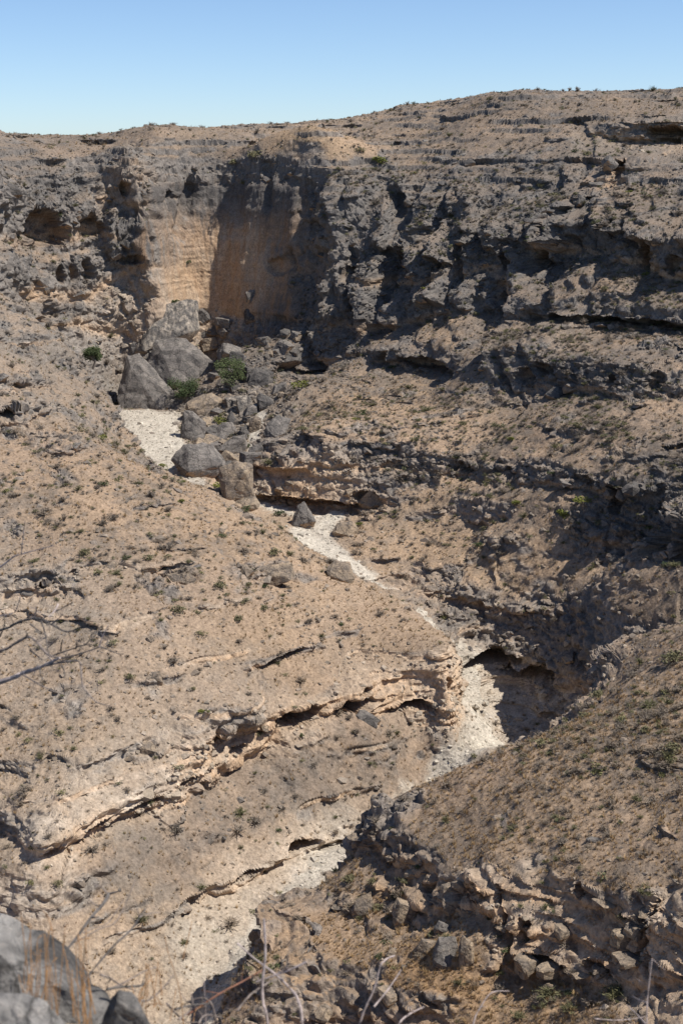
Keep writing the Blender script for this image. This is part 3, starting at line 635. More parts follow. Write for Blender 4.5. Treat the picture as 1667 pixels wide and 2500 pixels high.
NAMES = ['dry_riverbed', 'plateau', 'headwall_cliffs', 'left_canyon_slope', 'far_canyon_slope', 'near_spur_slope']
def sheet(name, q, co, colr, material, smooth=False):
    used = np.unique(q); remap = np.zeros(len(co), np.int32); remap[used] = np.arange(len(used), dtype=np.int32)
    q2 = remap[q].astype(np.int32)
    me = bpy.data.meshes.new(name)
    me.vertices.add(len(used)); me.vertices.foreach_set('co', np.ascontiguousarray(co[used], np.float32).ravel())
    me.loops.add(q2.size); me.loops.foreach_set('vertex_index', q2.ravel())
    me.polygons.add(len(q2)); me.polygons.foreach_set('loop_start', np.arange(0, q2.size, 4, dtype=np.int32))
    if hasattr(me.polygons[0], 'loop_total'):
        try: me.polygons.foreach_set('loop_total', np.full(len(q2), 4, np.int32))
        except Exception: pass
    me.polygons.foreach_set('use_smooth', np.full(len(q2), smooth))
    at_ = me.attributes.new('stone', 'FLOAT_COLOR', 'POINT')
    cc = np.ones((len(used), 4), np.float32); cc[:, :3] = colr[used]
    at_.data.foreach_set('color', cc.ravel())
    me.update()
    o = bpy.data.objects.new(name, me); COL.objects.link(o)
    o['kind'] = 'structure'
    me.materials.append(material)
    return o

def new_mat(name):
    m = bpy.data.materials.new(name); m.use_nodes = True
    nt = m.node_tree; b = nt.nodes['Principled BSDF']
    b.inputs['Roughness'].default_value = .95
    b.inputs['Specular IOR Level'].default_value = .12
    return m, nt, b
def node(nt, kind, **kw):
    n = nt.nodes.new(kind)
    for k, v in kw.items():
        setattr(n, k, v)
    return n

ground_mat, nt, b = new_mat('canyon_ground')
att = node(nt, 'ShaderNodeAttribute', attribute_name='stone')
tc = node(nt, 'ShaderNodeNewGeometry')
nz = node(nt, 'ShaderNodeTexNoise'); nz.inputs['Scale'].default_value = 2.6; nz.inputs['Detail'].default_value = 6; nz.inputs['Roughness'].default_value = .68
nt.links.new(tc.outputs['Position'], nz.inputs['Vector'])
ramp = node(nt, 'ShaderNodeMapRange'); ramp.inputs[1].default_value = .3; ramp.inputs[2].default_value = .7; ramp.inputs[3].default_value = .62; ramp.inputs[4].default_value = 1.38
nt.links.new(nz.outputs[0], ramp.inputs[0])
mul = node(nt, 'ShaderNodeVectorMath', operation='SCALE')
nt.links.new(att.outputs['Color'], mul.inputs[0]); nt.links.new(ramp.outputs[0], mul.inputs['Scale'])
nt.links.new(mul.outputs[0], b.inputs['Base Color'])
bump = node(nt, 'ShaderNodeBump'); bump.inputs['Strength'].default_value = .8; bump.inputs['Distance'].default_value = .25
nt.links.new(nz.outputs[0], bump.inputs['Height']); nt.links.new(bump.outputs[0], b.inputs['Normal'])

TERRAIN = {}
for k, nm in enumerate(NAMES):
    q = quads[lab == k]
    if len(q):
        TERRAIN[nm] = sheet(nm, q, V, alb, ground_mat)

# ------------------------------------------------------------------ finding the ground
vis_q = quads
BVH = BVHTree.FromPolygons([tuple(p) for p in V.tolist()], [tuple(f) for f in quads[(fy_ > 90) & (fy_ < 480)].tolist()], all_triangles=False)
def sight(u, v):
    """first ground point on the sight line of a photo point"""
    a, b, c = ray(u, v)
    dvec = Vector((a, b, c)).normalized()
    h = BVH.ray_cast(Vector((0, 0, 0)), dvec)
    return h[0]
def ground(x, y, top=60):
    h = BVH.ray_cast(Vector((x, y, top)), Vector((0, 0, -1)))
    return h[0], h[1]
def pix(p):
    """photo coordinates of a place"""
    x, y, z = p
    dd = y * CP - z * SP; up_ = y * SP + z * CP
    return 784 + F * x / dd, 1176 - F * up_ / dd

def thing(o, label, cat, group=None):
    o['label'] = label; o['category'] = cat
    if group: o['group'] = group
    return o
def link_mesh(name, me, mat, parent=None):
    o = bpy.data.objects.new(name, me); COL.objects.link(o)
    if mat and not me.materials: me.materials.append(mat)
    if parent is not None: o.parent = parent
    return o
def mesh_from(name, verts, faces, mats=(), smooth=False, fmat=None):
    me = bpy.data.meshes.new(name); me.from_pydata([tuple(v) for v in verts], [], [tuple(f) for f in faces])
    for m in mats: me.materials.append(m)
    if smooth: me.polygons.foreach_set('use_smooth', [True] * len(me.polygons))
    if fmat is not None: me.polygons.foreach_set('material_index', fmat)
    me.update()
    return me

# ------------------------------------------------------------------ rock materials
def rock_material(name, crust, pale, under, streak=0.0, scale=1.0, tan=.25):
    m, nt, b = new_mat(name)
    geo = node(nt, 'ShaderNodeNewGeometry')
    n1 = node(nt, 'ShaderNodeTexNoise'); n1.inputs['Scale'].default_value = .55 * scale; n1.inputs['Detail'].default_value = 8; n1.inputs['Roughness'].default_value = .66
    n2 = node(nt, 'ShaderNodeTexNoise'); n2.inputs['Scale'].default_value = 3.4 * scale; n2.inputs['Detail'].default_value = 6; n2.inputs['Roughness'].default_value = .7
    mp = node(nt, 'ShaderNodeMapping'); mp.inputs['Scale'].default_value = (1.3, 1.3, .09)
    n3 = node(nt, 'ShaderNodeTexNoise'); n3.inputs['Scale'].default_value = .9 * scale; n3.inputs['Detail'].default_value = 5
    for n in (n1, n2): nt.links.new(geo.outputs['Position'], n.inputs['Vector'])
    nt.links.new(geo.outputs['Position'], mp.inputs['Vector']); nt.links.new(mp.outputs[0], n3.inputs['Vector'])
    def mixc(fac, c1, c2, soc1=None):
        x = node(nt, 'ShaderNodeMix', data_type='RGBA')
        if soc1 is None: x.inputs[6].default_value = (*c1, 1)
        else: nt.links.new(soc1, x.inputs[6])
        x.inputs[7].default_value = (*c2, 1)
        nt.links.new(fac, x.inputs[0]); return x.outputs[2]
    def rng_(soc, a, b_, c=0., d_=1.):
        r = node(nt, 'ShaderNodeMapRange'); r.inputs[1].default_value = a; r.inputs[2].default_value = b_; r.inputs[3].default_value = c; r.inputs[4].default_value = d_
        nt.links.new(soc, r.inputs[0]); return r.outputs[0]
    c = mixc(rng_(n1.outputs[0], .40, .62), crust, pale)
    if streak > 0:
        c = mixc(rng_(n3.outputs[0], .42, .72, 0, streak), None, (.52, .44, .35), c)
    # rock broken off below shows its tan inside (fixed to the underside of the stone)
    sep = node(nt, 'ShaderNodeSeparateXYZ'); nt.links.new(geo.outputs['Normal'], sep.inputs[0])
    addn = node(nt, 'ShaderNodeMath', operation='MULTIPLY_ADD'); nt.links.new(n1.outputs[0], addn.inputs[0]); addn.inputs[1].default_value = .8; nt.links.new(sep.outputs[2], addn.inputs[2])
    c = mixc(rng_(addn.outputs[0], .25, -.05, 0, 1), None, under, c)
    tn = rng_(n2.outputs[0], .55, .75, 0, tan)
    c = mixc(tn, None, under, c)
    vo = node(nt, 'ShaderNodeTexVoronoi', feature='DISTANCE_TO_EDGE'); vo.inputs['Scale'].default_value = .36 * scale
    wv = node(nt, 'ShaderNodeVectorMath', operation='MULTIPLY_ADD'); nt.links.new(n1.outputs['Color'], wv.inputs[0]); wv.inputs[1].default_value = (1.6 / scale,) * 3; nt.links.new(geo.outputs['Position'], wv.inputs[2])
    nt.links.new(wv.outputs[0], vo.inputs['Vector'])
    c = mixc(rng_(vo.outputs['Distance'], .035, .0, 0, .75), None, tuple(x * .35 for x in crust), c)
    vm = node(nt, 'ShaderNodeVectorMath', operation='SCALE'); nt.links.new(c, vm.inputs[0]); nt.links.new(rng_(n2.outputs[0], .3, .7, .68, 1.32), vm.inputs['Scale'])
    nt.links.new(vm.outputs[0], b.inputs['Base Color'])
    bp = node(nt, 'ShaderNodeBump'); bp.inputs['Strength'].default_value = .9; bp.inputs['Distance'].default_value = .3 / scale
    nt.links.new(n2.outputs[0], bp.inputs['Height']); nt.links.new(bp.outputs[0], b.inputs['Normal'])
    return m
M_DARK = rock_material('weathered_grey_limestone', (.118, .108, .100), (.22, .196, .174), (.40, .27, .17), 0, 1, .2)
M_BLACK = rock_material('black_crusted_limestone', (.078, .073, .070), (.14, .127, .115), (.30, .21, .14), 0, 1, .25)
M_STREAK = rock_material('streaked_limestone', (.10, .092, .086), (.16, .145, .13), (.46, .35, .25), .7, 1, .15)
M_TAN = rock_material('tan_limestone', (.17, .142, .117), (.33, .255, .18), (.42, .29, .18), 0, 1, .6)
M_PALE = rock_material('pale_washed_limestone', (.40, .35, .29), (.52, .46, .39), (.46, .36, .26), 0, 1, .4)
M_NEAR = rock_material('near_grey_rock', (.085, .080, .076), (.30, .282, .262), (.30, .235, .18), 0, 9, .3)

# ------------------------------------------------------------------ boulders
def hull_rock(pts, cuts, amp, seed, size):
    bm = bmesh.new()
    for p in pts: bm.verts.new(p)
    r = bmesh.ops.convex_hull(bm, input=bm.verts)
    bad = [g for g in r['geom_interior'] if isinstance(g, bmesh.types.BMVert)] + [g for g in r['geom_unused'] if isinstance(g, bmesh.types.BMVert)]
    if bad: bmesh.ops.delete(bm, geom=list(set(bad)), context='VERTS')
    loose = [v for v in bm.verts if not v.link_faces]
    if loose: bmesh.ops.delete(bm, geom=loose, context='VERTS')
    bmesh.ops.bevel(bm, geom=list(bm.edges), offset=size * .01, segments=1, affect='EDGES', clamp_overlap=True)
    bmesh.ops.triangulate(bm, faces=bm.faces)
    target = size / cuts
    for it in range(6):
        long_ = [e for e in bm.edges if e.calc_length() > target * 1.5]
        if not long_: break
        bmesh.ops.subdivide_edges(bm, edges=long_, cuts=1)
        bmesh.ops.triangulate(bm, faces=[f for f in bm.faces if len(f.verts) > 3])
    bm.normal_update()
    co = np.array([v.co[:] for v in bm.verts], np.float32); no = np.array([v.normal[:] for v in bm.verts], np.float32)
    k = 1.0 / size; sd = seed * 3.7
    f = fbm(co[:, 0] * k * 2.2 + sd, co[:, 1] * k * 2.2, co[:, 2] * k * 2.2, 4, seed)
    f1, f2, cid = worley(co[:, 0] * k * 3.1 + sd, co[:, 1] * k * 3.1, co[:, 2] * k * 3.1, seed + 9)
    g = amp * size * (.8 * f + .5 * (sstep(0, .35, f2 - f1) - .7) + .35 * (cid - .5))
    co = co + no * g[:, None]
    for v, c in zip(bm.verts, co): v.co = c.tolist()
    me = bpy.data.meshes.new('rock'); bm.to_mesh(me); bm.free()
    return me

def silhouette_boulder(name, sil, label, mat, seed, depth=.8, lean=.45, Y=None, group=None, front=.72, sink=1.0, cuts=17, amp=.036):
    """a boulder whose outline was surveyed; it gets its own distance, thickness and foot on the ground"""
    rr = random.Random(seed)
    us = [p[0] for p in sil]; vs = [p[1] for p in sil]
    cu, cv = sum(us) / len(us), sum(vs) / len(vs)
    sil = [(cu + (u - cu) * 1.17, cv + (v - cv) * 1.17) for u, v in sil]
    us = [p[0] for p in sil]; vs = [p[1] for p in sil]; vb = max(vs)
    if Y is None:
        g = sight(cu, vb - 2); Y = g.y
    wid = (max(us) - min(us)) * Y / F; hei = (vb - min(vs)) * Y / F
    T = min(wid, hei * 1.3) * depth
    pts = []
    foot = at(cu, vb, Y)
    Yc = Y + T * .35
    for (u, v) in sil:
        yy = Yc + (vb - v) / F * Y * lean - T * .12 + rr.uniform(-.06, .06) * T
        pts.append(at(u, v, yy))
    for (k_, dy) in ((front, -.42), (.80, .42)):
        for (u, v) in (rr.sample(sil, max(3, len(sil) * 2 // 5)) if dy < 0 else sil):
            uu, vv = cu + (u - cu) * k_ + rr.uniform(-.05, .05) * (max(us) - min(us)), cv + (v - cv) * k_ + (vb - cv) * (.10 if dy < 0 else 0)
            yy = Yc + (vb - vv) / F * Y * lean + T * dy * rr.uniform(.75, 1.15)
            pts.append(at(uu, vv, yy))
    low = sorted(sil, key=lambda p: -p[1])[:4]
    for (u, v) in low:
        x, y, z = at(cu + (u - cu) * .85, v, Yc - .05 * T); pts.append((x, y, z - sink))
        x, y, z = at(cu + (u - cu) * .8, v, Yc + .4 * T); pts.append((x, y, z - sink))
    org = Vector((foot[0], Yc, foot[2]))
    me = hull_rock([tuple(Vector(p) - org) for p in pts], cuts, amp, seed, (wid + hei) * .5)
    me.materials.append(mat)
    o = bpy.data.objects.new(name, me); COL.objects.link(o); o.location = org
    thing(o, label, 'boulder', group)
    return o

def D(cx, cy):      # survey sheet of the boulder jam
    return (235.2 + cx * .3, 639.6 + cy * .3)
def J(*p): return [D(*q) for q in p]
def Nr(*p): return [(783.5 + .5003 * a, 1787 + .5003 * b_) for a, b_ in p]
JAM = 'boulders of the jam below the headwall'
BOULD = [
    ('boulder', J((205, 620), (290, 605), (390, 730), (520, 870), (522, 925), (465, 1008), (300, 1012), (170, 1000), (140, 900), (170, 760)), 'tall pyramid shaped grey boulder with orange underside at back of white pool bed', M_DARK, dict(Y=329, lean=.5, depth=.75)),
    ('boulder', J((430, 490), (560, 478), (640, 490), (830, 650), (828, 730), (752, 878), (690, 850), (520, 800), (470, 790), (378, 690), (390, 620)), 'huge flat faced grey boulder behind the pyramid boulder, tan right edge', M_DARK, dict(Y=337, lean=.55, depth=.7)),
    ('boulder', J((300, 430), (340, 360), (470, 240), (620, 185), (695, 205), (705, 390), (640, 475), (450, 495), (385, 585), (300, 565), (272, 540)), 'huge rounded boulder with white streaked face under the lit cliff', M_STREAK, dict(Y=350, lean=.35, depth=.9)),
    ('boulder', J((698, 245), (760, 228), (835, 300), (770, 362), (700, 388)), 'dark slab boulder leaning on the right of the white streaked boulder', M_BLACK, dict(Y=349, lean=.2)),
    ('boulder', J((775, 395), (850, 300), (910, 275), (1030, 370), (1035, 440), (820, 435)), 'dark triangular boulder in front of the headwall, right of the streaked boulder', M_BLACK, dict(Y=350, lean=.5)),
    ('boulder', J((1100, 110), (1160, 80), (1202, 100), (1196, 192), (1128, 192), (1105, 160)), 'small upright block standing alone against the shaded headwall', M_DARK, dict(Y=356, lean=.2)),
    ('boulder', J((1098, 260), (1130, 200), (1200, 195), (1310, 230), (1325, 290), (1150, 315), (1105, 325)), 'dark block beneath the upright block at the headwall foot', M_BLACK, dict(Y=354, lean=.3)),
    ('boulder', J((610, 1150), (635, 1025), (690, 1030), (782, 1110), (772, 1200), (680, 1248), (613, 1222)), 'steep dark boulder on right edge of white pool bed, casting a shadow left', M_DARK, dict(Y=305, lean=.3)),
    ('boulder', J((650, 985), (660, 950), (720, 915), (830, 885), (900, 930), (880, 1010), (800, 1062), (720, 1035)), 'low outcrop boulder with dry grass on top above the dark pool edge boulder', M_TAN, dict(Y=313, lean=.8)),
    ('boulder', J((558, 1390), (640, 1290), (760, 1278), (832, 1290), (925, 1410), (880, 1465), (740, 1545), (620, 1475)), 'broad flat topped grey boulder at the lower tip of the white pool bed', M_DARK, dict(Y=276, lean=.7)),
    ('boulder', J((908, 1540), (915, 1470), (1010, 1420), (1130, 1450), (1142, 1660), (1060, 1695), (950, 1712), (922, 1690)), 'cube shaped tan grey boulder at the bottom of the boulder jam', M_TAN, dict(Y=263, lean=.25, depth=.8)),
    ('boulder', J((740, 1530), (880, 1440), (960, 1400), (1005, 1420), (915, 1490), (850, 1565)), 'dark slab bridging the gap left of the cube shaped boulder', M_BLACK, dict(Y=268, lean=.4)),
    ('boulder', J((918, 1360), (950, 1318), (1000, 1340), (1105, 1440), (1090, 1465), (990, 1425)), 'long narrow slanting slab above the cube shaped boulder', M_TAN, dict(Y=275, lean=.6)),
    ('boulder', J((880, 1310), (1000, 1220), (1080, 1208), (1102, 1270), (1060, 1355), (1000, 1345)), 'rounded grey boulder beside the narrow white side channel', M_DARK, dict(Y=282, lean=.5)),
    ('boulder', J((868, 1170), (920, 1110), (990, 1108), (1032, 1190), (960, 1224), (890, 1207)), 'grey boulder in the middle of the jam right of the dark pool edge boulder', M_DARK, dict(Y=292, lean=.5)),
    ('boulder', J((1122, 1185), (1128, 1100), (1170, 1058), (1212, 1080), (1192, 1185)), 'tall pale tan boulder at the head of the white side channel', M_TAN, dict(Y=300, lean=.2)),
    ('boulder', J((1200, 995), (1188, 920), (1208, 880), (1302, 930), (1304, 990), (1240, 1018)), 'dark angular boulder on the right rim of the jam', M_BLACK, dict(Y=309, lean=.4)),
    ('boulder', J((1243, 1190), (1260, 1120), (1340, 1058), (1432, 1080), (1400, 1180), (1320, 1218)), 'broad boulder on the tan slope right of the side channel', M_DARK, dict(Y=299, lean=.6)),
    ('boulder', J((1040, 1005), (1030, 910), (1112, 898), (1142, 940), (1090, 1035)), 'pale streaked boulder left of the dark angular rim boulder', M_STREAK, dict(Y=312, lean=.35)),
    ('boulder', J((1088, 1055), (1110, 980), (1182, 958), (1188, 1035)), 'small boulder squeezed below the pale streaked jam boulder', M_DARK, dict(Y=307, lean=.4)),
    ('boulder', J((1108, 845), (1130, 720), (1180, 688), (1302, 720), (1290, 805), (1180, 838)), 'dark boulder right of the largest green tree', M_BLACK, dict(Y=325, lean=.5)),
    ('boulder', J((1285, 560), (1370, 478), (1500, 560), (1505, 625), (1380, 645), (1300, 620)), 'dark slab boulder on rubble below the shaded alcove corner', M_BLACK, dict(Y=338, lean=.6)),
    ('boulder', J((1298, 885), (1320, 820), (1402, 798), (1408, 885)), 'grey boulder beside the yellow green bush above the right slope', M_DARK, dict(Y=316, lean=.5)),
    ('boulder', J((478, 988), (530, 925), (592, 945), (602, 992)), 'small grey boulder at the foot of the pyramid boulder', M_DARK, dict(Y=327, lean=.4)),
    ('boulder', J((700, 1275), (740, 1222), (788, 1250), (780, 1285)), 'small dark stone below the dark pool edge boulder, left one', M_BLACK, dict(Y=298, lean=.4)),
    ('boulder', J((790, 1288), (830, 1238), (912, 1250), (908, 1295)), 'small dark stone below the dark pool edge boulder, right one', M_BLACK, dict(Y=297, lean=.4)),
    ('boulder', J((965, 1745), (1040, 1690), (1150, 1658), (1188, 1722), (1050, 1768)), 'low pale slab at the foot of the cube shaped boulder', M_TAN, dict(Y=258, lean=.8)),
    ('boulder', J((215, 480), (300, 395), (345, 440), (290, 560), (225, 580)), 'grey boulder wedged left of the white streaked boulder', M_DARK, dict(Y=344, lean=.5)),
    ('boulder', J((130, 560), (225, 540), (300, 600), (210, 640), (190, 760), (110, 740)), 'sloping grey boulder left of the pyramid boulder', M_DARK, dict(Y=336, lean=.7)),
    ('boulder', J((700, 420), (735, 378), (790, 400), (775, 450), (715, 455)), 'dark boulder below the leaning slab', M_BLACK, dict(Y=345, lean=.5)),
    ('boulder', J((1165, 430), (1190, 375), (1240, 385), (1235, 440)), 'small round boulder in rubble under the headwall', M_DARK, dict(Y=345, lean=.4)),
    ('boulder', J((1370, 650), (1390, 580), (1450, 590), (1462, 640), (1410, 655)), 'grey boulder at the shadow edge under the alcove corner', M_DARK, dict(Y=333, lean=.5)),
    ('boulder', J((960, 990), (945, 920), (1030, 905), (1040, 985)), 'pale boulder beside the grass topped outcrop', M_STREAK, dict(Y=312, lean=.4)),
    ('boulder', J((890, 930), (890, 890), (940, 880), (955, 925)), 'small block behind the grass topped outcrop', M_TAN, dict(Y=318, lean=.4)),
    ('boulder', J((780, 1180), (800, 1140), (870, 1120), (880, 1150), (830, 1190)), 'flat dark stone touching the dark pool edge boulder', M_BLACK, dict(Y=301, lean=.5)),
    ('boulder', J((1000, 1100), (960, 1060), (990, 1020), (1030, 1090), (1030, 1130)), 'dark wedge stone in the heart of the jam', M_BLACK, dict(Y=304, lean=.5)),
    ('boulder', J((1050, 1190), (1060, 1140), (1110, 1130), (1125, 1190), (1080, 1220)), 'dark stone left of the tall pale tan boulder', M_BLACK, dict(Y=297, lean=.5)),
    ('boulder', [(672, 1208), (684, 1165), (698, 1155), (722, 1196), (716, 1213)], 'pointed dark rock standing beside the river below the undercut cliff', M_DARK, dict(lean=.2)),
    ('boulder', [(766, 1222), (776, 1203), (806, 1199), (819, 1214), (802, 1232), (776, 1231)], 'rounded pale boulder in the white riverbed below the undercut cliff', M_TAN, dict(lean=.4)),
    ('boulder', [(752, 1308), (770, 1291), (800, 1294), (810, 1326), (790, 1334), (766, 1323)], 'flat tan boulder beside the white riverbed bend', M_TAN, dict(lean=.7)),
    ('boulder', [(826, 1152), (850, 1120), (892, 1110), (896, 1150), (850, 1166)], 'large tan block at the right end of the undercut cliff', M_TAN, dict(lean=.3)),
    ('boulder', [(572, 2150), (580, 2136), (594, 2136), (599, 2150), (588, 2160)], 'round boulder in the shadow of the near spur at the river edge', M_TAN, dict(lean=.3, sink=.5)),
    ('boulder', Nr((50, 605), (70, 560), (130, 530), (146, 600), (90, 642)), 'knobbly tan boulder on the near spur, leftmost of its pair', M_TAN, dict(lean=.3)),
    ('boulder', Nr((238, 605), (260, 558), (340, 580), (352, 640), (300, 682), (245, 655)), 'large grey capped boulder left of the stepped ledges on the near spur', M_TAN, dict(lean=.4)),
    ('boulder', Nr((350, 785), (370, 740), (432, 750), (402, 805)), 'tan boulder with orange side below the stepped ledges', M_TAN, dict(lean=.4)),
    ('boulder', Nr((425, 795), (450, 738), (520, 738), (532, 820), (490, 872), (425, 845)), 'big square grey boulder below the stepped ledges on the near spur', M_DARK, dict(lean=.5)),
    ('boulder', Nr((538, 790), (555, 728), (600, 760), (606, 850), (550, 868)), 'two humped tan boulder right of the big square grey one', M_TAN, dict(lean=.2)),
    ('boulder', Nr((428, 692), (450, 658), (502, 680), (490, 715)), 'grey boulder resting above the big square one on the near spur', M_DARK, dict(lean=.4)),
    ('boulder', Nr((205, 815), (230, 778), (252, 800), (240, 826)), 'lone small pale boulder on the orange grass of the near spur', M_TAN, dict(lean=.4)),
    ('boulder', Nr((918, 965), (940, 938), (1002, 950), (992, 992)), 'low tan boulder under the lower ledge of the near spur', M_TAN, dict(lean=.6)),
    ('boulder', Nr((1125, 280), (1150, 270), (1190, 280), (1180, 300), (1140, 302)), 'small boulder on the bare upper back of the near spur', M_DARK, dict(lean=.5)),
    ('boulder', [(355, 1565), (338, 1560), (345, 1545), (366, 1543), (372, 1566)], 'lone grey boulder on the sunny left slope', M_TAN, dict(lean=.6)),
    ('boulder', [(562, 1346), (566, 1316), (600, 1303), (662, 1296), (668, 1320), (610, 1340)], 'long grey outcrop boulder with dark crack on the left slope', M_TAN, dict(lean=.6, depth=.5)),
    ('boulder', [(370, 1334), (382, 1318), (430, 1316), (446, 1328), (410, 1337)], 'flat grey capstone with a dark hollow under it on the left slope', M_TAN, dict(lean=.7)),
    ('boulder', [(312, 1300), (322, 1290), (350, 1293), (362, 1306), (330, 1308)], 'grey boulder just above the flat capstone on the left slope', M_TAN, dict(lean=.7)),
]
for k, (nm, sil, lab_, mt, kw) in enumerate(BOULD):
    isjam = k < 37
    if isjam and 'Y' in kw and k != 2:          # stand it on the ground that is really there
        cu = sum(p[0] for p in sil) / len(sil); vb = max(p[1] for p in sil)
        g = sight(cu, vb - 1)
        if g is not None and abs(g.y - kw['Y']) < 30: kw['Y'] = g.y
    silhouette_boulder(nm, sil, lab_, mt, 500 + k * 7, group=JAM if isjam else None, **kw)

# ------------------------------------------------------------------ blocks of the cliff bands, rubble, plants
up_, vp_ = pix((V[:, 0], V[:, 1], V[:, 2]))
infr = (up_ > -120) & (up_ < 1690) & (vp_ > 150) & (vp_ < 2480) & (V[:, 1] > 95)
PG = P2
du = np.zeros((NR, NC), np.float32); dvv = np.zeros((NR, NC), np.float32)
du[:, :-1] = np.linalg.norm(PG[:, 1:] - PG[:, :-1], axis=-1); dvv[:-1] = np.linalg.norm(PG[1:] - PG[:-1], axis=-1)
area = np.zeros((NR, NC), np.float32); area[:-1, :-1] = np.linalg.norm(np.cross(PG[:-1, 1:] - PG[:-1, :-1], PG[1:, :-1] - PG[:-1, :-1]), axis=-1); area = area.ravel().clip(0, .5)
idlab = np.zeros(NR * NC, np.int8); idlab[quads[:, 0]] = lab
facing = (N2[:, 0] * V[:, 0] + N2[:, 1] * V[:, 1] + N2[:, 2] * V[:, 2]) / np.linalg.norm(V, axis=1)
def visible(i):
    p = Vector(V[i].tolist()); n = Vector(N2[i].tolist())
    q = p + n * .5
    h = BVH.ray_cast(Vector((0, 0, 0)), q.normalized())
    return h[0] is None or h[3] > q.length - .8
def pick(w, n):
    w = w.astype(np.float64); c = np.cumsum(w); c /= c[-1]
    return np.searchsorted(c, rng.random(n))

def blob_rock(seed, flat=.7, sub=2, ang=.18, npts=14):
    rr = random.Random(seed)
    pts = []
    for k in range(npts):
        z = 1 - 2 * (k + .5) / npts; a_ = k * 2.39996 + rr.uniform(-.5, .5); r_ = math.sqrt(1 - z * z)
        s_ = rr.uniform(.72, 1.15)
        pts.append((r_ * math.cos(a_) * s_ * rr.uniform(.9, 1.2), r_ * math.sin(a_) * s_, z * s_ * flat))
    bm = bmesh.new()
    for p in pts: bm.verts.new(p)
    r = bmesh.ops.convex_hull(bm, input=bm.verts)
    dead = [v for v in bm.verts if not v.link_faces]
    if dead: bmesh.ops.delete(bm, geom=dead, context='VERTS')
    if sub:
        bmesh.ops.subdivide_edges(bm, edges=list(bm.edges), cuts=sub, use_grid_fill=True)
        bm.normal_update()
        co = np.array([v.co[:] for v in bm.verts], np.float32); no = np.array([v.normal[:] for v in bm.verts], np.float32)
        f = fbm(co[:, 0] * 1.9 + seed, co[:, 1] * 1.9, co[:, 2] * 1.9, 3, seed)
        for v, c in zip(bm.verts, co + no * (f * ang)[:, None]): v.co = c.tolist()
    me = bpy.data.meshes.new('rock'); bm.to_mesh(me); bm.free()
    return me
def instance_tone_mat(name, rough=.95, vary=.25, fine=4.0, bumpd=.08):
    """colour of each stone or plant comes with its instance; grain from noise"""
    m, nt, b = new_mat(name)
    a_ = node(nt, 'ShaderNodeAttribute', attribute_name='tone'); a_.attribute_type = 'INSTANCER'
    g = node(nt, 'ShaderNodeNewGeometry'); n = node(nt, 'ShaderNodeTexNoise'); n.inputs['Scale'].default_value = fine; n.inputs['Detail'].default_value = 4
    nt.links.new(g.outputs['Position'], n.inputs['Vector'])
    r = node(nt, 'ShaderNodeMapRange'); r.inputs[1].default_value = .3; r.inputs[2].default_value = .7; r.inputs[3].default_value = 1 - vary; r.inputs[4].default_value = 1 + vary
    nt.links.new(n.outputs[0], r.inputs[0])
    s_ = node(nt, 'ShaderNodeVectorMath', operation='SCALE'); nt.links.new(a_.outputs['Color'], s_.inputs[0]); nt.links.new(r.outputs[0], s_.inputs['Scale'])
    nt.links.new(s_.outputs[0], b.inputs['Base Color'])
    return m
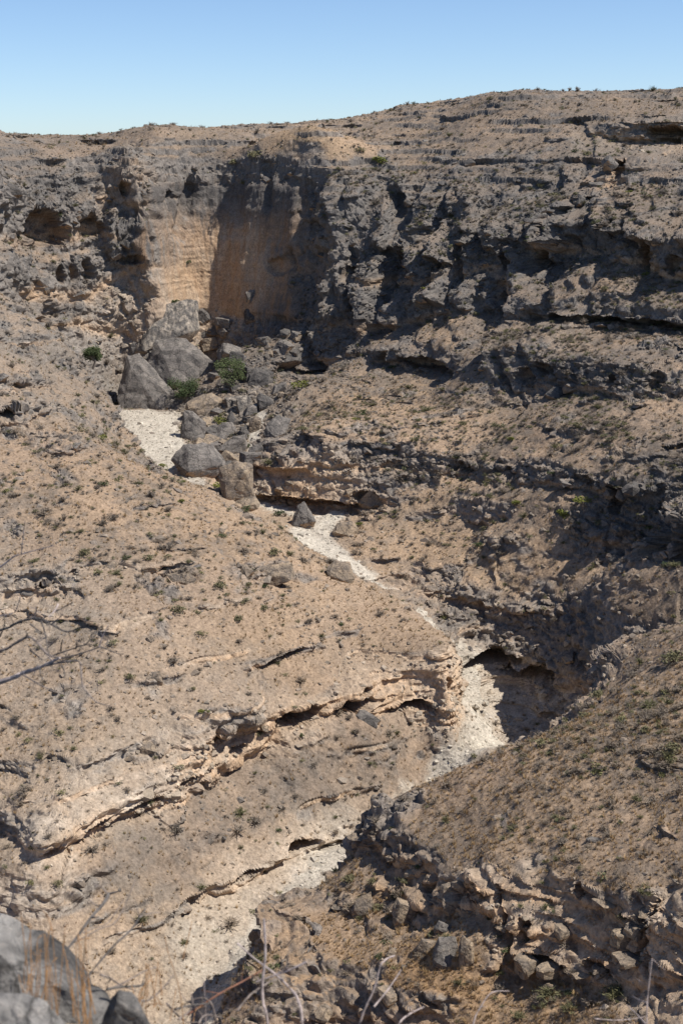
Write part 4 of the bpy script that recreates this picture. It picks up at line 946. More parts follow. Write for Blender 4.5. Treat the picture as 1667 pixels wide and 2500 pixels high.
def gn_scatter(name, idx, scales, protos, tone, label, sink=.15, tilt=.25, zs=None):
    """uncountable cover: one object whose points carry copies of a few small meshes"""
    n = len(idx)
    pos = V[idx] + (rng.random((n, 3)).astype(np.float32) - .5) * .25
    pos[:, 2] -= scales * sink
    me = bpy.data.meshes.new(name); me.vertices.add(n); me.vertices.foreach_set('co', pos.astype(np.float32).ravel())
    rot = np.stack([(rng.random(n) - .5) * 2 * tilt, (rng.random(n) - .5) * 2 * tilt, rng.random(n) * 6.283], -1).astype(np.float32)
    a_ = me.attributes.new('rot', 'FLOAT_VECTOR', 'POINT'); a_.data.foreach_set('vector', rot.ravel())
    sc = np.stack([scales * (.8 + .4 * rng.random(n)), scales * (.8 + .4 * rng.random(n)), scales * (zs if zs is not None else 1.0) * (.75 + .5 * rng.random(n))], -1).astype(np.float32)
    a_ = me.attributes.new('scl', 'FLOAT_VECTOR', 'POINT'); a_.data.foreach_set('vector', sc.ravel())
    a_ = me.attributes.new('pick', 'INT', 'POINT'); a_.data.foreach_set('value', rng.integers(0, len(protos), n).astype(np.int32))
    t4 = np.ones((n, 4), np.float32); t4[:, :3] = tone
    a_ = me.attributes.new('tone', 'FLOAT_COLOR', 'POINT'); a_.data.foreach_set('color', t4.ravel())
    ng = bpy.data.node_groups.new(name + '_scatter', 'GeometryNodeTree')
    ng.interface.new_socket('Geometry', in_out='INPUT', socket_type='NodeSocketGeometry'); ng.interface.new_socket('Geometry', in_out='OUTPUT', socket_type='NodeSocketGeometry')
    gi = ng.nodes.new('NodeGroupInput'); go = ng.nodes.new('NodeGroupOutput')
    jn = ng.nodes.new('GeometryNodeJoinGeometry')
    def na(nm, ty):
        x = ng.nodes.new('GeometryNodeInputNamedAttribute'); x.data_type = ty; x.inputs['Name'].default_value = nm; return x
    ar, as_, ap = na('rot', 'FLOAT_VECTOR'), na('scl', 'FLOAT_VECTOR'), na('pick', 'INT')
    for k, pr in enumerate(protos):
        oi = ng.nodes.new('GeometryNodeObjectInfo'); oi.inputs['Object'].default_value = pr; oi.inputs['As Instance'].default_value = True
        cmp_ = ng.nodes.new('FunctionNodeCompare'); cmp_.data_type = 'INT'; cmp_.operation = 'EQUAL'; cmp_.inputs[3].default_value = k
        ng.links.new(ap.outputs[0], cmp_.inputs[2])
        ip = ng.nodes.new('GeometryNodeInstanceOnPoints')
        ng.links.new(gi.outputs[0], ip.inputs['Points']); ng.links.new(oi.outputs['Geometry'], ip.inputs['Instance']); ng.links.new(cmp_.outputs[0], ip.inputs['Selection'])
        e2r = ng.nodes.new('FunctionNodeEulerToRotation'); ng.links.new(ar.outputs[0], e2r.inputs[0]); ng.links.new(e2r.outputs[0], ip.inputs['Rotation'])
        ng.links.new(as_.outputs[0], ip.inputs['Scale']); ng.links.new(ip.outputs[0], jn.inputs[0])
    ng.links.new(jn.outputs[0], go.inputs[0])
    o = bpy.data.objects.new(name, me); COL.objects.link(o)
    md = o.modifiers.new('scatter', 'NODES'); md.node_group = ng
    o['kind'] = 'stuff'; o['label'] = label
    return o

# blocks standing proud of the ledges: pieces of the walls themselves
BLOCKS = []
for k in range(7):
    me = blob_rock(900 + k, flat=(.55, .7, .5, .8, .6, .45, .65)[k], sub=1, ang=.2); BLOCKS.append(me)
BLK = {}
def block_mesh(k, mat):
    if (k, mat.name) not in BLK:
        me = BLOCKS[k].copy(); me.materials.clear(); me.materials.append(mat); BLK[(k, mat.name)] = me
    return BLK[(k, mat.name)]
w = area * infr * (facem > .55) * (facing < -.1) * (1 - wallm) * (cavem < .2) * (.3 + rocky) * np.where(V[:, 1] < 165, .12, 1.0) * np.where((dark < .1), .35, 1.0)
cand = pick(w, 1500); nblk = 0
for i in cand:
    if nblk >= 300: break
    if not visible(i): continue
    p = V[i]; n = N2[i]
    s_ = float(np.clip(rng.lognormal(0, .38) * 1.0, .45, 2.4)) * (.85 if p[1] < 170 else 1.1)
    dk = dark[i] + .25 * (rng.random() - .5)
    mt = M_BLACK if dk > .78 else (M_DARK if dk > .42 and p[1] > 168 else (M_TAN if white[i] < .3 else M_PALE))
    o = bpy.data.objects.new('rock_block', block_mesh(int(rng.integers(0, 7)), mt)); COL.objects.link(o)
    o.parent = TERRAIN[NAMES[idlab[i]]]
    o.location = (p - n * s_ * .5).tolist(); o.rotation_euler = ((rng.random() - .5) * .35, (rng.random() - .5) * .35, rng.random() * 6.28)
    o.scale = (s_ * (1 + .5 * rng.random()), s_ * (.8 + .4 * rng.random()), s_ * (.8 + .5 * rng.random()))
    nblk += 1

# courses of squared blocks along the ledges of the near spur and the undercut cliffs
def squared(seed):
    rr = random.Random(seed); pts = []
    for sx_ in (-1, 1):
        for sy_ in (-1, 1):
            for sz_ in (-1, 1):
                for q in range(2):
                    pts.append((sx_ * rr.uniform(.72, 1.08), sy_ * rr.uniform(.7, 1.05), sz_ * rr.uniform(.68, 1.02)))
    bm = bmesh.new()
    for p in pts: bm.verts.new(p)
    bmesh.ops.convex_hull(bm, input=bm.verts)
    dead = [v for v in bm.verts if not v.link_faces]
    if dead: bmesh.ops.delete(bm, geom=dead, context='VERTS')
    bmesh.ops.subdivide_edges(bm, edges=list(bm.edges), cuts=2, use_grid_fill=True)
    bmesh.ops.triangulate(bm, faces=bm.faces)
    bm.normal_update()
    co = np.array([v.co[:] for v in bm.verts], np.float32); no = np.array([v.normal[:] for v in bm.verts], np.float32)
    f = fbm(co[:, 0] * 2 + seed, co[:, 1] * 2, co[:, 2] * 2.6, 3, seed)
    for v, c in zip(bm.verts, co + no * (f * .3)[:, None]): v.co = c.tolist()
    me = bpy.data.meshes.new('rock'); bm.to_mesh(me); bm.free(); return me
SQ = [squared(950 + k) for k in range(6)]; SQC = {}
def sq_mesh(k, mat):
    if (k, mat.name) not in SQC:
        me = SQ[k].copy(); me.materials.clear(); me.materials.append(mat); SQC[(k, mat.name)] = me
    return SQC[(k, mat.name)]
ncrs = 0
for li, P in enumerate(CLIFF_LINES):
    Ym = P[:, 1].mean(); um = pix(P.mean(0)[:3])[0]
    if not (Ym < 168 and um > 700): continue
    seg = np.linalg.norm(np.diff(P[:, :2], axis=0), axis=1); tot = seg.sum(); cs = np.concatenate([[0], np.cumsum(seg)])
    for course in ((.28, -.28) if P[:, 3].mean() > 2.4 else (.05,)):
        s_ = rng.uniform(0, 1.0)
        while s_ < tot:
            c = np.array([np.interp(s_, cs, P[:, q]) for q in range(4)])
            w_ = float(np.clip(rng.lognormal(.5, .5), .6, 3.8))
            if rng.random() < .16 and ncrs < 30:
                hgt = np.clip(c[3] * rng.uniform(.16, .34), .35, 1.2)
                gx_, gy_ = float(bicubic(bx_, c[0:1], c[1:2])[0]), float(bicubic(by_, c[0:1], c[1:2])[0]); gl = math.hypot(gx_, gy_) + 1e-6
                off = rng.uniform(-1.1, .1)
                pz_ = c[2] + c[3] * course + rng.uniform(-.25, .25)
                mt = M_TAN
                o = bpy.data.objects.new('rock_block', sq_mesh(int(rng.integers(0, 6)), mt) if rng.random() < .4 else block_mesh(int(rng.integers(0, 7)), mt)); COL.objects.link(o); o.parent = TERRAIN['near_spur_slope']
                o.location = (c[0] - gx_ / gl * off, c[1] - gy_ / gl * off, pz_)
                o.rotation_euler = (rng.uniform(-.2, .2), rng.uniform(-.16, .16), math.atan2(gy_, gx_) + math.pi / 2 + rng.uniform(-.35, .35))
                o.scale = (w_ * .6, rng.uniform(.9, 1.6), hgt); ncrs += 1
            s_ += w_ * rng.uniform(.9, 1.25)

# more blocks packed into the jam
JAMB = []
JB = [hull_rock([(random.uniform(.6, 1.1) * a_, random.uniform(.6, 1.1) * b_, random.uniform(.5, .95) * c_) for a_ in (-1, 1) for b_ in (-1, 1) for c_ in (-1, 1) for q in range(2)], 9, .05, 2200 + k, 2.0) for k in range(6)]
for k in range(46):
    if k < 30: u, v = rng.uniform(480, 690), rng.uniform(745, 930)
    else: u, v = rng.uniform(455, 600), rng.uniform(930, 1060)
    g = sight(u, v)
    if g is None or g.y < 270: continue
    me = JB[k % 6] if k < 6 else JB[k % 6].copy()
    me.materials.clear(); me.materials.append((M_BLACK, M_DARK, M_DARK, M_TAN)[int(rng.integers(0, 4))])
    o = bpy.data.objects.new('boulder', me); COL.objects.link(o); s_ = float(np.clip(rng.lognormal(.15, .35), .6, 2.3))
    o.location = (g.x, g.y, g.z + s_ * .25); o.rotation_euler = (rng.uniform(-.5, .5), rng.uniform(-.5, .5), rng.uniform(0, 6.28)); o.scale = (s_ * rng.uniform(.9, 1.5), s_, s_ * rng.uniform(.7, 1.1))
    thing(o, 'block', 'boulder', 'blocks of the rubble fan' if k < 30 else 'blocks packed in the jam'); JAMB.append((o, {'black_crusted_limestone': 'dark', 'weathered_grey_limestone': 'grey', 'tan_limestone': 'tan'}[me.materials[0].name] + (' large' if s_ > 1.35 else (' small' if s_ < .95 else '')) + ' angular block '))

# rubble
RUB_M = instance_tone_mat('rubble_stone', vary=.3)
PROT = bpy.data.collections.new('prototypes')       # shapes only, never linked into the scene
def proto(name, me, mat):
    me.materials.clear(); me.materials.append(mat)
    o = bpy.data.objects.new(name, me); PROT.objects.link(o); return o
rub = [proto('stone_shape', blob_rock(1300 + k, flat=.65, sub=0, npts=11), RUB_M) for k in range(6)]
plateau_v = (idlab == 1)
jamz = np.exp(-(((V[:, 0] + 22) / 16) ** 2 + ((V[:, 1] - 325) / 24) ** 2))
w = area * infr * np.where(plateau_v, .35, 1.0) * (.12 + 1.0 * rocky + 1.6 * outc + 3 * jamz) * (1 - .9 * bed) * (1 - wallm) * (steep < .75) * (facing < -.03) * (.5 + sstep(-.1, .5, fbm(V[:, 0] / 8, V[:, 1] / 8, V[:, 2] / 8, 2, 401)))
idx = pick(w, 36000)
sc = np.clip(rng.lognormal(-1.5, .55, len(idx)), .1, 1.2).astype(np.float32) * (1 + .8 * jamz[idx]) * np.where(V[idx, 1] < 168, .6, 1).astype(np.float32)
base = lerp(np.repeat(np.array([[.225, .18, .14]], np.float32), len(idx), 0), (.10, .092, .086), np.clip(dark[idx] * 1.25 - .2 + .45 * (rng.random(len(idx)).astype(np.float32) - .5), 0, 1))
base = lerp(base, (.42, .35, .27), np.clip(white[idx] * 1.1 + (fresh[idx] - .3) * .5 + .4 * (rng.random(len(idx)).astype(np.float32) - .5), 0, .9))
base *= (.75 + .5 * rng.random((len(idx), 1))).astype(np.float32)
gn_scatter('slope_rubble', idx, sc, rub, base, 'loose grey and tan rubble strewn over the canyon slopes', sink=.25, tilt=.4)
w = area * infr * bed * (facing < -.03)
idx = pick(w, 3200); sc = np.clip(rng.lognormal(-1.75, .6, len(idx)), .08, .9).astype(np.float32)
base = np.repeat(np.array([[.43, .385, .32]], np.float32), len(idx), 0) * (.6 + .55 * rng.random((len(idx), 1))).astype(np.float32)
gn_scatter('riverbed_cobbles', idx, sc, rub, base, 'pale washed cobbles lying in the dry riverbed', sink=.25, tilt=.4)

# plants ------------------------------------------------------------
def leafy(seed, n, lobes, lsize, squash=.75, stems=5, elong=1.0, hollow=.55):
    """leaf faces spread through a few lobes, with stems; returns foliage and stem meshes of unit size"""
    rr = random.Random(seed); vs, fs = [], []
    L = [(rr.uniform(-.5, .5), rr.uniform(-.5, .5), rr.uniform(.3, .8) * squash, rr.uniform(.35, .6)) for _ in range(lobes)]
    for k in range(n):
        l = rr.choice(L)
        z = rr.uniform(-.7, 1); a_ = rr.uniform(0, 6.283); q = math.sqrt(max(0, 1 - z * z)); r_ = l[3] * rr.uniform(hollow, 1.08)
        c = Vector((l[0] + q * math.cos(a_) * r_, l[1] + q * math.sin(a_) * r_, max(.03, l[2] + z * r_ * squash)))
        d1 = Vector((rr.gauss(0, 1), rr.gauss(0, 1), rr.gauss(0, .7))).normalized(); d2 = d1.cross(Vector((rr.gauss(0, 1), rr.gauss(0, 1), rr.gauss(0, 1)))).normalized()
        s_ = lsize * rr.uniform(.6, 1.4); b0 = len(vs)
        vs += [c - d1 * s_ * elong, c + d2 * s_ * .6, c + d1 * s_ * elong, c - d2 * s_ * .6]; fs.append((b0, b0 + 1, b0 + 2, b0 + 3))
    sv, sf = [], []
    for k in range(stems):
        l = rr.choice(L)
        tube(sv, sf, [(rr.uniform(-.06, .06), rr.uniform(-.06, .06), -.15), (l[0] * .45, l[1] * .45, l[2] * .5), (l[0], l[1], l[2] + .15)], [.045, .03, .008], 4)
    return (vs, fs), (sv, sf)
def tube(vs, fs, pts, rad, sides=5):
    pts = [Vector(p) for p in pts]; b0 = len(vs)
    for k, p in enumerate(pts):
        t = (pts[min(k + 1, len(pts) - 1)] - pts[max(k - 1, 0)]).normalized()
        a_ = t.orthogonal().normalized(); b_ = t.cross(a_)
        for s_ in range(sides):
            an = 6.2832 * s_ / sides
            vs.append(p + (a_ * math.cos(an) + b_ * math.sin(an)) * rad[k])
    for k in range(len(pts) - 1):
        for s_ in range(sides):
            fs.append((b0 + k * sides + s_, b0 + k * sides + (s_ + 1) % sides, b0 + (k + 1) * sides + (s_ + 1) % sides, b0 + (k + 1) * sides + s_))
    fs.append(tuple(b0 + (len(pts) - 1) * sides + s_ for s_ in range(sides))); fs.append(tuple(b0 + s_ for s_ in reversed(range(sides))))
def twiggy(seed, n, spread=.9):
    rr = random.Random(seed); vs, fs = [], []
    for k in range(n):
        a_ = rr.uniform(0, 6.283); r_ = rr.uniform(.2, 1) * spread
        top = Vector((math.cos(a_) * r_, math.sin(a_) * r_, rr.uniform(.35, 1.0) * (1.1 - .5 * r_)))
        mid = top * .5 + Vector((rr.uniform(-.12, .12), rr.uniform(-.12, .12), .12))
        b0 = len(vs); wv = Vector((rr.gauss(0, 1), rr.gauss(0, 1), 0)).normalized() * rr.uniform(.022, .04)
        vs += [wv * .9, -wv * .9, mid + wv, mid - wv, top]
        fs += [(b0, b0 + 1, b0 + 3, b0 + 2), (b0 + 2, b0 + 3, b0 + 4)]
        for q in range(3):
            c = mid.lerp(top, rr.uniform(-.2, 1)); e_ = c + Vector((rr.uniform(-.3, .3), rr.uniform(-.3, .3), rr.uniform(-.05, .3)))
            w2 = Vector((rr.gauss(0, 1), rr.gauss(0, 1), rr.gauss(0, 1))).normalized() * rr.uniform(.015, .04); b0 = len(vs)
            vs += [c + w2, c - w2, e_]; fs.append((b0, b0 + 1, b0 + 2))
    return vs, fs
def tuft(seed, n):
    rr = random.Random(seed); vs, fs = [], []
    for k in range(n):
        a_ = rr.uniform(0, 6.283); r_ = rr.uniform(.1, .75); wv = Vector((-math.sin(a_), math.cos(a_), 0)) * rr.uniform(.04, .08); b0 = len(vs)
        base_ = Vector((math.cos(a_) * .15, math.sin(a_) * .15, -.1)); tip = Vector((math.cos(a_) * r_, math.sin(a_) * r_, rr.uniform(.5, 1)))
        vs += [base_ + wv, base_ - wv, tip]; fs.append((b0, b0 + 1, b0 + 2))
    return vs, fs
PL_M = instance_tone_mat('dry_plant', vary=.3, fine=3)
PL_M.node_tree.nodes['Principled BSDF'].inputs['Roughness'].default_value = .85
dry = [proto('dry_shrub_shape', mesh_from('dry_shrub', *twiggy(1500 + k, 46)), PL_M) for k in range(4)]
def leaf_mesh(seed, n, *a_, **k_):
    (v1, f1), (v2, f2) = leafy(seed, n, *a_, **k_)
    return mesh_from('leafy_shrub', list(v1) + list(v2), list(f1) + [tuple(i + len(v1) for i in f) for f in f2])
lfy = [proto('leafy_shrub_shape', leaf_mesh(1550 + k, 120, 4, .11), PL_M) for k in range(3)]
tft = [proto('grass_tuft_shape', mesh_from('grass_tuft', *tuft(1600 + k, 16)), PL_M) for k in range(3)]
soilw = area * infr * np.where(plateau_v, .4, 1.0) * (1 - bed) * (steep < .5) * (facing < -.02) * (1 - wallm)
patch = sstep(-.15, .45, fbm(V[:, 0] / 11, V[:, 1] / 11, V[:, 2] / 11, 3, 427))
idx = pick(soilw * (.05 + shrubby ** 1.3 * (.2 + patch)) * np.where(idlab == 3, .45, 1), 13000)
sc = np.clip(rng.lognormal(-.8, .55, len(idx)), .15, 1.9).astype(np.float32)
tone = lerp(np.repeat(np.array([[.28, .22, .162]], np.float32), len(idx), 0), (.165, .142, .118), np.clip(rng.random(len(idx)).astype(np.float32) * .6 + .6 * dark[idx], 0, 1))
tone = lerp(tone, (.12, .115, .06), (rng.random(len(idx)) < .22).astype(np.float32))
gn_scatter('dry_scrub', idx, sc, dry, tone, 'low leafless grey brown scrub covering the slopes', sink=.05, tilt=.15, zs=.75)
idx = pick(soilw * (.02 + shrubby ** 1.8 * patch * np.where(V[:, 1] < 200, .5, 1) * np.where(idlab == 3, .35, 1)), 2000)
sc = np.clip(rng.lognormal(-.75, .4, len(idx)), .22, 1.3).astype(np.float32)
tone = lerp(np.repeat(np.array([[.18, .165, .092]], np.float32), len(idx), 0), (.15, .145, .06), rng.random(len(idx)).astype(np.float32))
tone = lerp(tone, (.125, .128, .07), (rng.random(len(idx)) < .3).astype(np.float32))
gn_scatter('leafy_scrub', idx, sc, lfy, tone, 'small olive leafy scrub dotted over the slopes', sink=.08, tilt=.1, zs=.8)
idx = pick(soilw * (.15 + straw ** 1.2) * (rockm < .5) * np.where((V[:, 1] < 165) & (idlab == 5), 3.5, 1), 30000)
sc = np.clip(rng.lognormal(-1.25, .35, len(idx)), .12, .6).astype(np.float32)
tone = lerp(np.repeat(np.array([[.36, .25, .13]], np.float32), len(idx), 0), (.26, .175, .095), rng.random(len(idx)).astype(np.float32))
gn_scatter('straw_grass', idx, sc, tft, tone, 'short straw coloured dry grass on the canyon slopes', sink=0, tilt=.15)

# shrubs one can pick out ------------------------------------------------
def foliage_mat(name, c1, c2):
    m, nt, b = new_mat(name)
    oi = node(nt, 'ShaderNodeObjectInfo'); g = node(nt, 'ShaderNodeNewGeometry')
    x = node(nt, 'ShaderNodeMix', data_type='RGBA'); x.inputs[6].default_value = (*c1, 1); x.inputs[7].default_value = (*c2, 1)
    n = node(nt, 'ShaderNodeMath', operation='ADD'); nt.links.new(oi.outputs['Random'], n.inputs[0]); nt.links.new(g.outputs['Random Per Island'], n.inputs[1])
    h = node(nt, 'ShaderNodeMath', operation='MULTIPLY'); h.inputs[1].default_value = .5; nt.links.new(n.outputs[0], h.inputs[0])
    nt.links.new(h.outputs[0], x.inputs[0]); nt.links.new(x.outputs[2], b.inputs['Base Color'])
    b.inputs['Roughness'].default_value = .7
    return m
FG = foliage_mat('deep_green_leaves', (.038, .056, .025), (.085, .10, .042))
FO = foliage_mat('olive_leaves', (.11, .105, .058), (.185, .165, .09))
FY = foliage_mat('yellow_green_leaves', (.11, .125, .03), (.20, .20, .05))
FD = foliage_mat('grey_dry_twigs', (.15, .128, .105), (.25, .205, .16))
BARK, _, bb = new_mat('grey_bark'); bb.inputs['Base Color'].default_value = (.16, .135, .115, 1)
SHRUB_ME = {}
for nm, mt in (('g', FG), ('o', FO), ('y', FY)):
    for k in range(3):
        f_, s_ = leafy(1700 + k + ord(nm), 240, 5, .10)
        SHRUB_ME[nm, k] = (mesh_from('foliage', *f_, mats=(mt,)), mesh_from('stem', *s_, mats=(BARK,)))
for k in range(3):
    SHRUB_ME['d', k] = (mesh_from('twigs', *twiggy(1760 + k, 70), mats=(FD,)), None)
SHRUBS_AT = []
def shrub(p, r_, kind, label, group, name='shrub', parts=True, zs=.85):
    f_, s_ = SHRUB_ME[kind, int(rng.integers(0, 3))]
    SHRUBS_AT.append((p[0], p[1]))
    if s_ is not None and parts:
        o = bpy.data.objects.new(name, None); COL.objects.link(o); o.empty_display_size = .2
        for nm, me in (('foliage', f_), ('stem', s_)):
            c = bpy.data.objects.new(nm, me); COL.objects.link(c); c.parent = o
    else:
        o = bpy.data.objects.new(name, f_); COL.objects.link(o)
    o.location = p; o.rotation_euler = (0, 0, rng.random() * 6.28); o.scale = (r_, r_ * (.85 + .3 * rng.random()), r_ * zs)
    thing(o, label, 'shrub', group)
    return o
NAMED = [   # u, v, radius in photo units, kind, label
    (418, 1150, 11, 'y', 'bright yellow green round shrub alone on left slope below the jam'), (510, 1342, 18, 'o', 'olive shrub left of the long cracked outcrop on the left slope'),
    (412, 1396, 17, 'o', 'round olive shrub below the flat grey capstone'), (550, 1420, 15, 'o', 'olive shrub lowest of the row under the long cracked outcrop'),
    (604, 1342, 14, 'g', 'green shrub at the foot of the long cracked outcrop'), (606, 1394, 13, 'o', 'olive shrub right of the row under the cracked outcrop'), (563, 1380, 15, 'o', 'olive shrub in the middle of the row under the cracked outcrop'),
    (630, 1268, 18, 'o', 'grey green shrub above the cracked outcrop near the spur crest'), (372, 1255, 16, 'd', 'grey twiggy shrub above the flat capstone'), (252, 1350, 17, 'd', 'dark grey shrub on the left slope left of the capstone'),
    (192, 1266, 16, 'o', 'olive shrub beside the small bright notch at left'), (290, 1280, 11, 'g', 'small green shrub between the bright notch and the capstone'), (145, 1145, 15, 'd', 'grey shrub on the upper left slope'), (345, 1278, 16, 'o', 'pale olive shrub above the grey boulder on the left slope'),
    (300, 1552, 16, 'o', 'lone olive shrub on the sunny slope right of the thorn branch'), (690, 1688, 12, 'g', 'green shrub below the largest cave of the pale ledge'), (785, 1432, 8, 'g', 'tiny green shrub on the smooth slope above the pale ledge'), (712, 1424, 13, 'd', 'grey tuft shrub near the top of the smooth slope'),
    (818, 1678, 17, 'd', 'dark grey shrub below the second cave of the pale ledge'), (75, 1945, 11, 'g', 'small green shrub left of the pale cliff end'), (112, 1918, 15, 'd', 'tall dark shrub growing against the pale cliff end'), (132, 2026, 15, 'o', 'olive shrub under the left end of the pale cliff'),
    (478, 1632, 8, 'y', 'yellow green shrub on top of the pale cliff step'), (640, 1905, 9, 'g', 'green shrub above the lower ledge'), (1090, 1735, 11, 'o', 'olive shrub at the riverbed edge beside the near spur'),
    (430, 602, 10, 'g', 'green bush growing out of the lit cliff face'), (565, 1168, 14, 'g', 'green bush beside the low pale slab under the jam'), (640, 1178, 15, 'g', 'green bush left of the pointed dark rock'), (506, 965, 18, 'y', 'yellow olive bush in the middle of the boulder jam'), (560, 1200, 8, 'o', 'small olive bush under the jam'),
    (688, 880, 20, 'y', 'yellow green bush at the right rim of the jam'), (515, 900, 9, 'g', 'low green bush under the largest tree'), (400, 694, 16, 'g', 'green bushes on top of the white streaked boulder'), (245, 830, 17, 'd', 'grey bush left of the pyramid boulder'),
    (870, 368, 20, 'y', 'yellow green bush high on the right wall below the plateau'), (590, 355, 18, 'o', 'olive bush on the rim above the headwall'), (535, 372, 13, 'o', 'smaller olive bush on the rim left of the larger one'), (825, 345, 13, 'o', 'olive bush on the plateau edge right of the headwall'),
    (1340, 1146, 20, 'y', 'bright yellow green bush left of the dark pit'), (1290, 1178, 19, 'y', 'yellow green bush below the bright one left of the dark pit'), (1186, 1152, 14, 'y', 'yellow green bush beside the tan outcrop on the right slope'), (1376, 1200, 14, 'o', 'olive bush at the left lip of the dark pit'),
    (1095, 1250, 14, 'g', 'dark green bush on the right slope above the gorge'), (1530, 1295, 14, 'g', 'dark green bush at the foot of the dark pit'), (1490, 1210, 14, 'g', 'dark green bush inside the dark pit'), (1545, 1508, 32, 'o', 'large olive bush on the right edge of the near spur'),
    (1538, 1712, 24, 'o', 'large olive bush low on the right side of the near spur'), (1480, 1675, 17, 'o', 'olive bush on the shrubby back of the near spur'), (1378, 1762, 15, 'd', 'dark grey bush on the bare back of the near spur'), (1345, 1640, 14, 'o', 'olive bush near the crest of the near spur'),
    (956, 1990, 11, 'g', 'dark green bush under the first ledge of the near spur'), (1076, 2026, 17, 'g', 'green bush in the cleft between ledges of the near spur'), (906, 2052, 17, 'g', 'green bush left of the large grey capped boulder'), (1156, 2180, 15, 'g', 'green bush in the crack at the left end of the lower ledge'),
    (870, 2084, 17, 'o', 'olive bush between the knobbly boulder and the grey capped boulder'), (1426, 2100, 18, 'o', 'grey green bush in the notch of the upper ledge'), (1305, 2278, 14, 'g', 'green bush below the lower ledge'), (1418, 2268, 16, 'g', 'green bush at the foot of the overhanging end block'),
    (1150, 2262, 22, 'd', 'large grey twiggy bush below the lower ledge'), (1240, 2290, 22, 'd', 'grey twiggy bush at the bottom right of the boulders'), (990, 2145, 14, 'o', 'olive bush above the big square grey boulder'), (800, 2015, 20, 'o', 'grey green bush at the tip of the near spur beside the river'), (855, 2020, 15, 'o', 'olive bush below the crag at the spur tip'),
    (1290, 1930, 22, 'd', 'dark twiggy bush on the bare back of the near spur above the ledges'), (1170, 1900, 15, 'o', 'olive bush beside the dead trunk on the near spur'), (1290, 1880, 10, 'o', 'small olive bush on the near spur crest'), (870, 2195, 13, 'g', 'green bush beside the lone small pale boulder'),
    (600, 2240, 10, 'g', 'green bush at the left foot of the near spur'), (640, 2215, 12, 'g', 'green bush on the shadowed flank of the near spur'),
]
for (u, v, r_, kd, lb) in NAMED:
    g = sight(u, v + r_ * .5)
    if g is None: continue
    shrub(tuple(g), r_ * g.y / F * 1.25, kd, lb, None)
# the rest of the shrubs large enough to count
REGION = {1: ('on the rocky plateau edge', 'shrubs along the plateau edge'), 2: ('on the dark far wall around the headwall', 'shrubs on the far wall'), 3: ('on the sunny left slope', 'shrubs on the left slope'),
          4: ('on the right hand canyon slope', 'shrubs on the right hand slope'), 5: ('on the near spur', 'shrubs on the near spur'), 0: ('at the riverbed edge', 'shrubs by the riverbed')}
KIND = {'o': 'small olive shrub', 'y': 'small yellow green shrub', 'd': 'small leafless grey shrub', 'g': 'small green shrub'}
LANDM = [(340, 880, 'the pyramid boulder'), (420, 840, 'the flat faced boulder'), (385, 740, 'the white streaked boulder'), (440, 985, 'the dark pool edge boulder'), (465, 1060, 'the broad flat topped boulder'), (540, 1110, 'the cube shaped boulder'),
         (700, 1185, 'the pointed riverside rock'), (340, 990, 'the white pool bed'), (570, 560, 'the shaded headwall'), (420, 640, 'the lit cliff'), (110, 520, 'the wide cave at left'), (330, 450, 'the small double cave'), (170, 640, 'the pitted dark cliff'), (60, 880, 'the thin pale ledge at left'),
         (40, 950, 'the pale notch at the left edge'), (150, 1020, 'the dark crag on the left slope'), (110, 1350, 'the bright broken face at left'), (410, 1330, 'the flat capstone'), (620, 1325, 'the long cracked outcrop'), (650, 1510, 'the thin overhang on the smooth slope'), (690, 1655, 'the largest cave of the pale ledge'),
         (830, 1630, 'the second cave of the pale ledge'), (1040, 1580, 'the hollow at the spur nose'), (540, 1700, 'the pale cliff step'), (300, 1860, 'the long pale cliff'), (690, 1945, 'the lower ledge cave'), (560, 2030, 'the lower ledge'), (750, 1120, 'the undercut tan cliff'), (900, 1330, 'the river bend'), (1150, 1450, 'the gorge wall'),
         (1300, 1580, 'the deep gorge cave'), (1480, 1200, 'the dark pit'), (1110, 1180, 'the tan outcrop on the right slope'), (1000, 1070, 'the long grey ledge of the right slope'), (1280, 1095, 'the right end of the long grey ledge'), (950, 830, 'the short undercut ledge'), (1210, 850, 'the broken crag on the right'), (1450, 880, 'the ragged ledge at the right edge'),
         (1400, 735, 'the long dark overhang'), (1210, 610, 'the bright pocket cave'), (1010, 620, 'the small dark cave'), (910, 520, 'the steep cleft'), (1310, 450, 'the long gully'), (1500, 310, 'the tan cave under the skyline'), (1410, 395, 'the square niche'), (1500, 590, 'the bulging buttress'), (1180, 230, 'the right skyline hump'), (960, 245, 'the far skyline dome'), (250, 330, 'the left plateau'),
         (700, 310, 'the straw covered plateau'), (1400, 260, 'the right plateau'), (850, 1940, 'the crag at the spur tip'), (1000, 1980, 'the first ledge of the near spur'), (1250, 2050, 'the upper ledge of the near spur'), (1280, 2170, 'the lower ledge of the near spur'), (1500, 2150, 'the tan end block'), (1030, 2190, 'the big square boulder'), (830, 2080, 'the knobbly boulder'), (1200, 1780, 'the bare back of the near spur'), (1450, 1650, 'the shrubby back of the near spur'), (1450, 1950, 'the right shoulder of the near spur'), (700, 2200, 'the orange grass flank'), (850, 2300, 'the bottom outcrop')]
USED = {}
def place_words(p):
    u, v = pix(p)
    k = min(range(len(LANDM)), key=lambda q: (LANDM[q][0] - u) ** 2 + (LANDM[q][1] - v) ** 2)
    a_, b_ = u - LANDM[k][0], v - LANDM[k][1]
    near = 'close ' if math.hypot(a_, b_) < 60 else ''
    dr = (('right of' if a_ > 0 else 'left of') if abs(a_) > 1.6 * abs(b_) else (('below' if b_ > 0 else 'above') if abs(b_) > 1.6 * abs(a_) else (('below and ' if b_ > 0 else 'above and ') + ('right of' if a_ > 0 else 'left of'))))
    return (near + dr if dr.count(' ') < 3 else dr) + ' ' + LANDM[k][2]
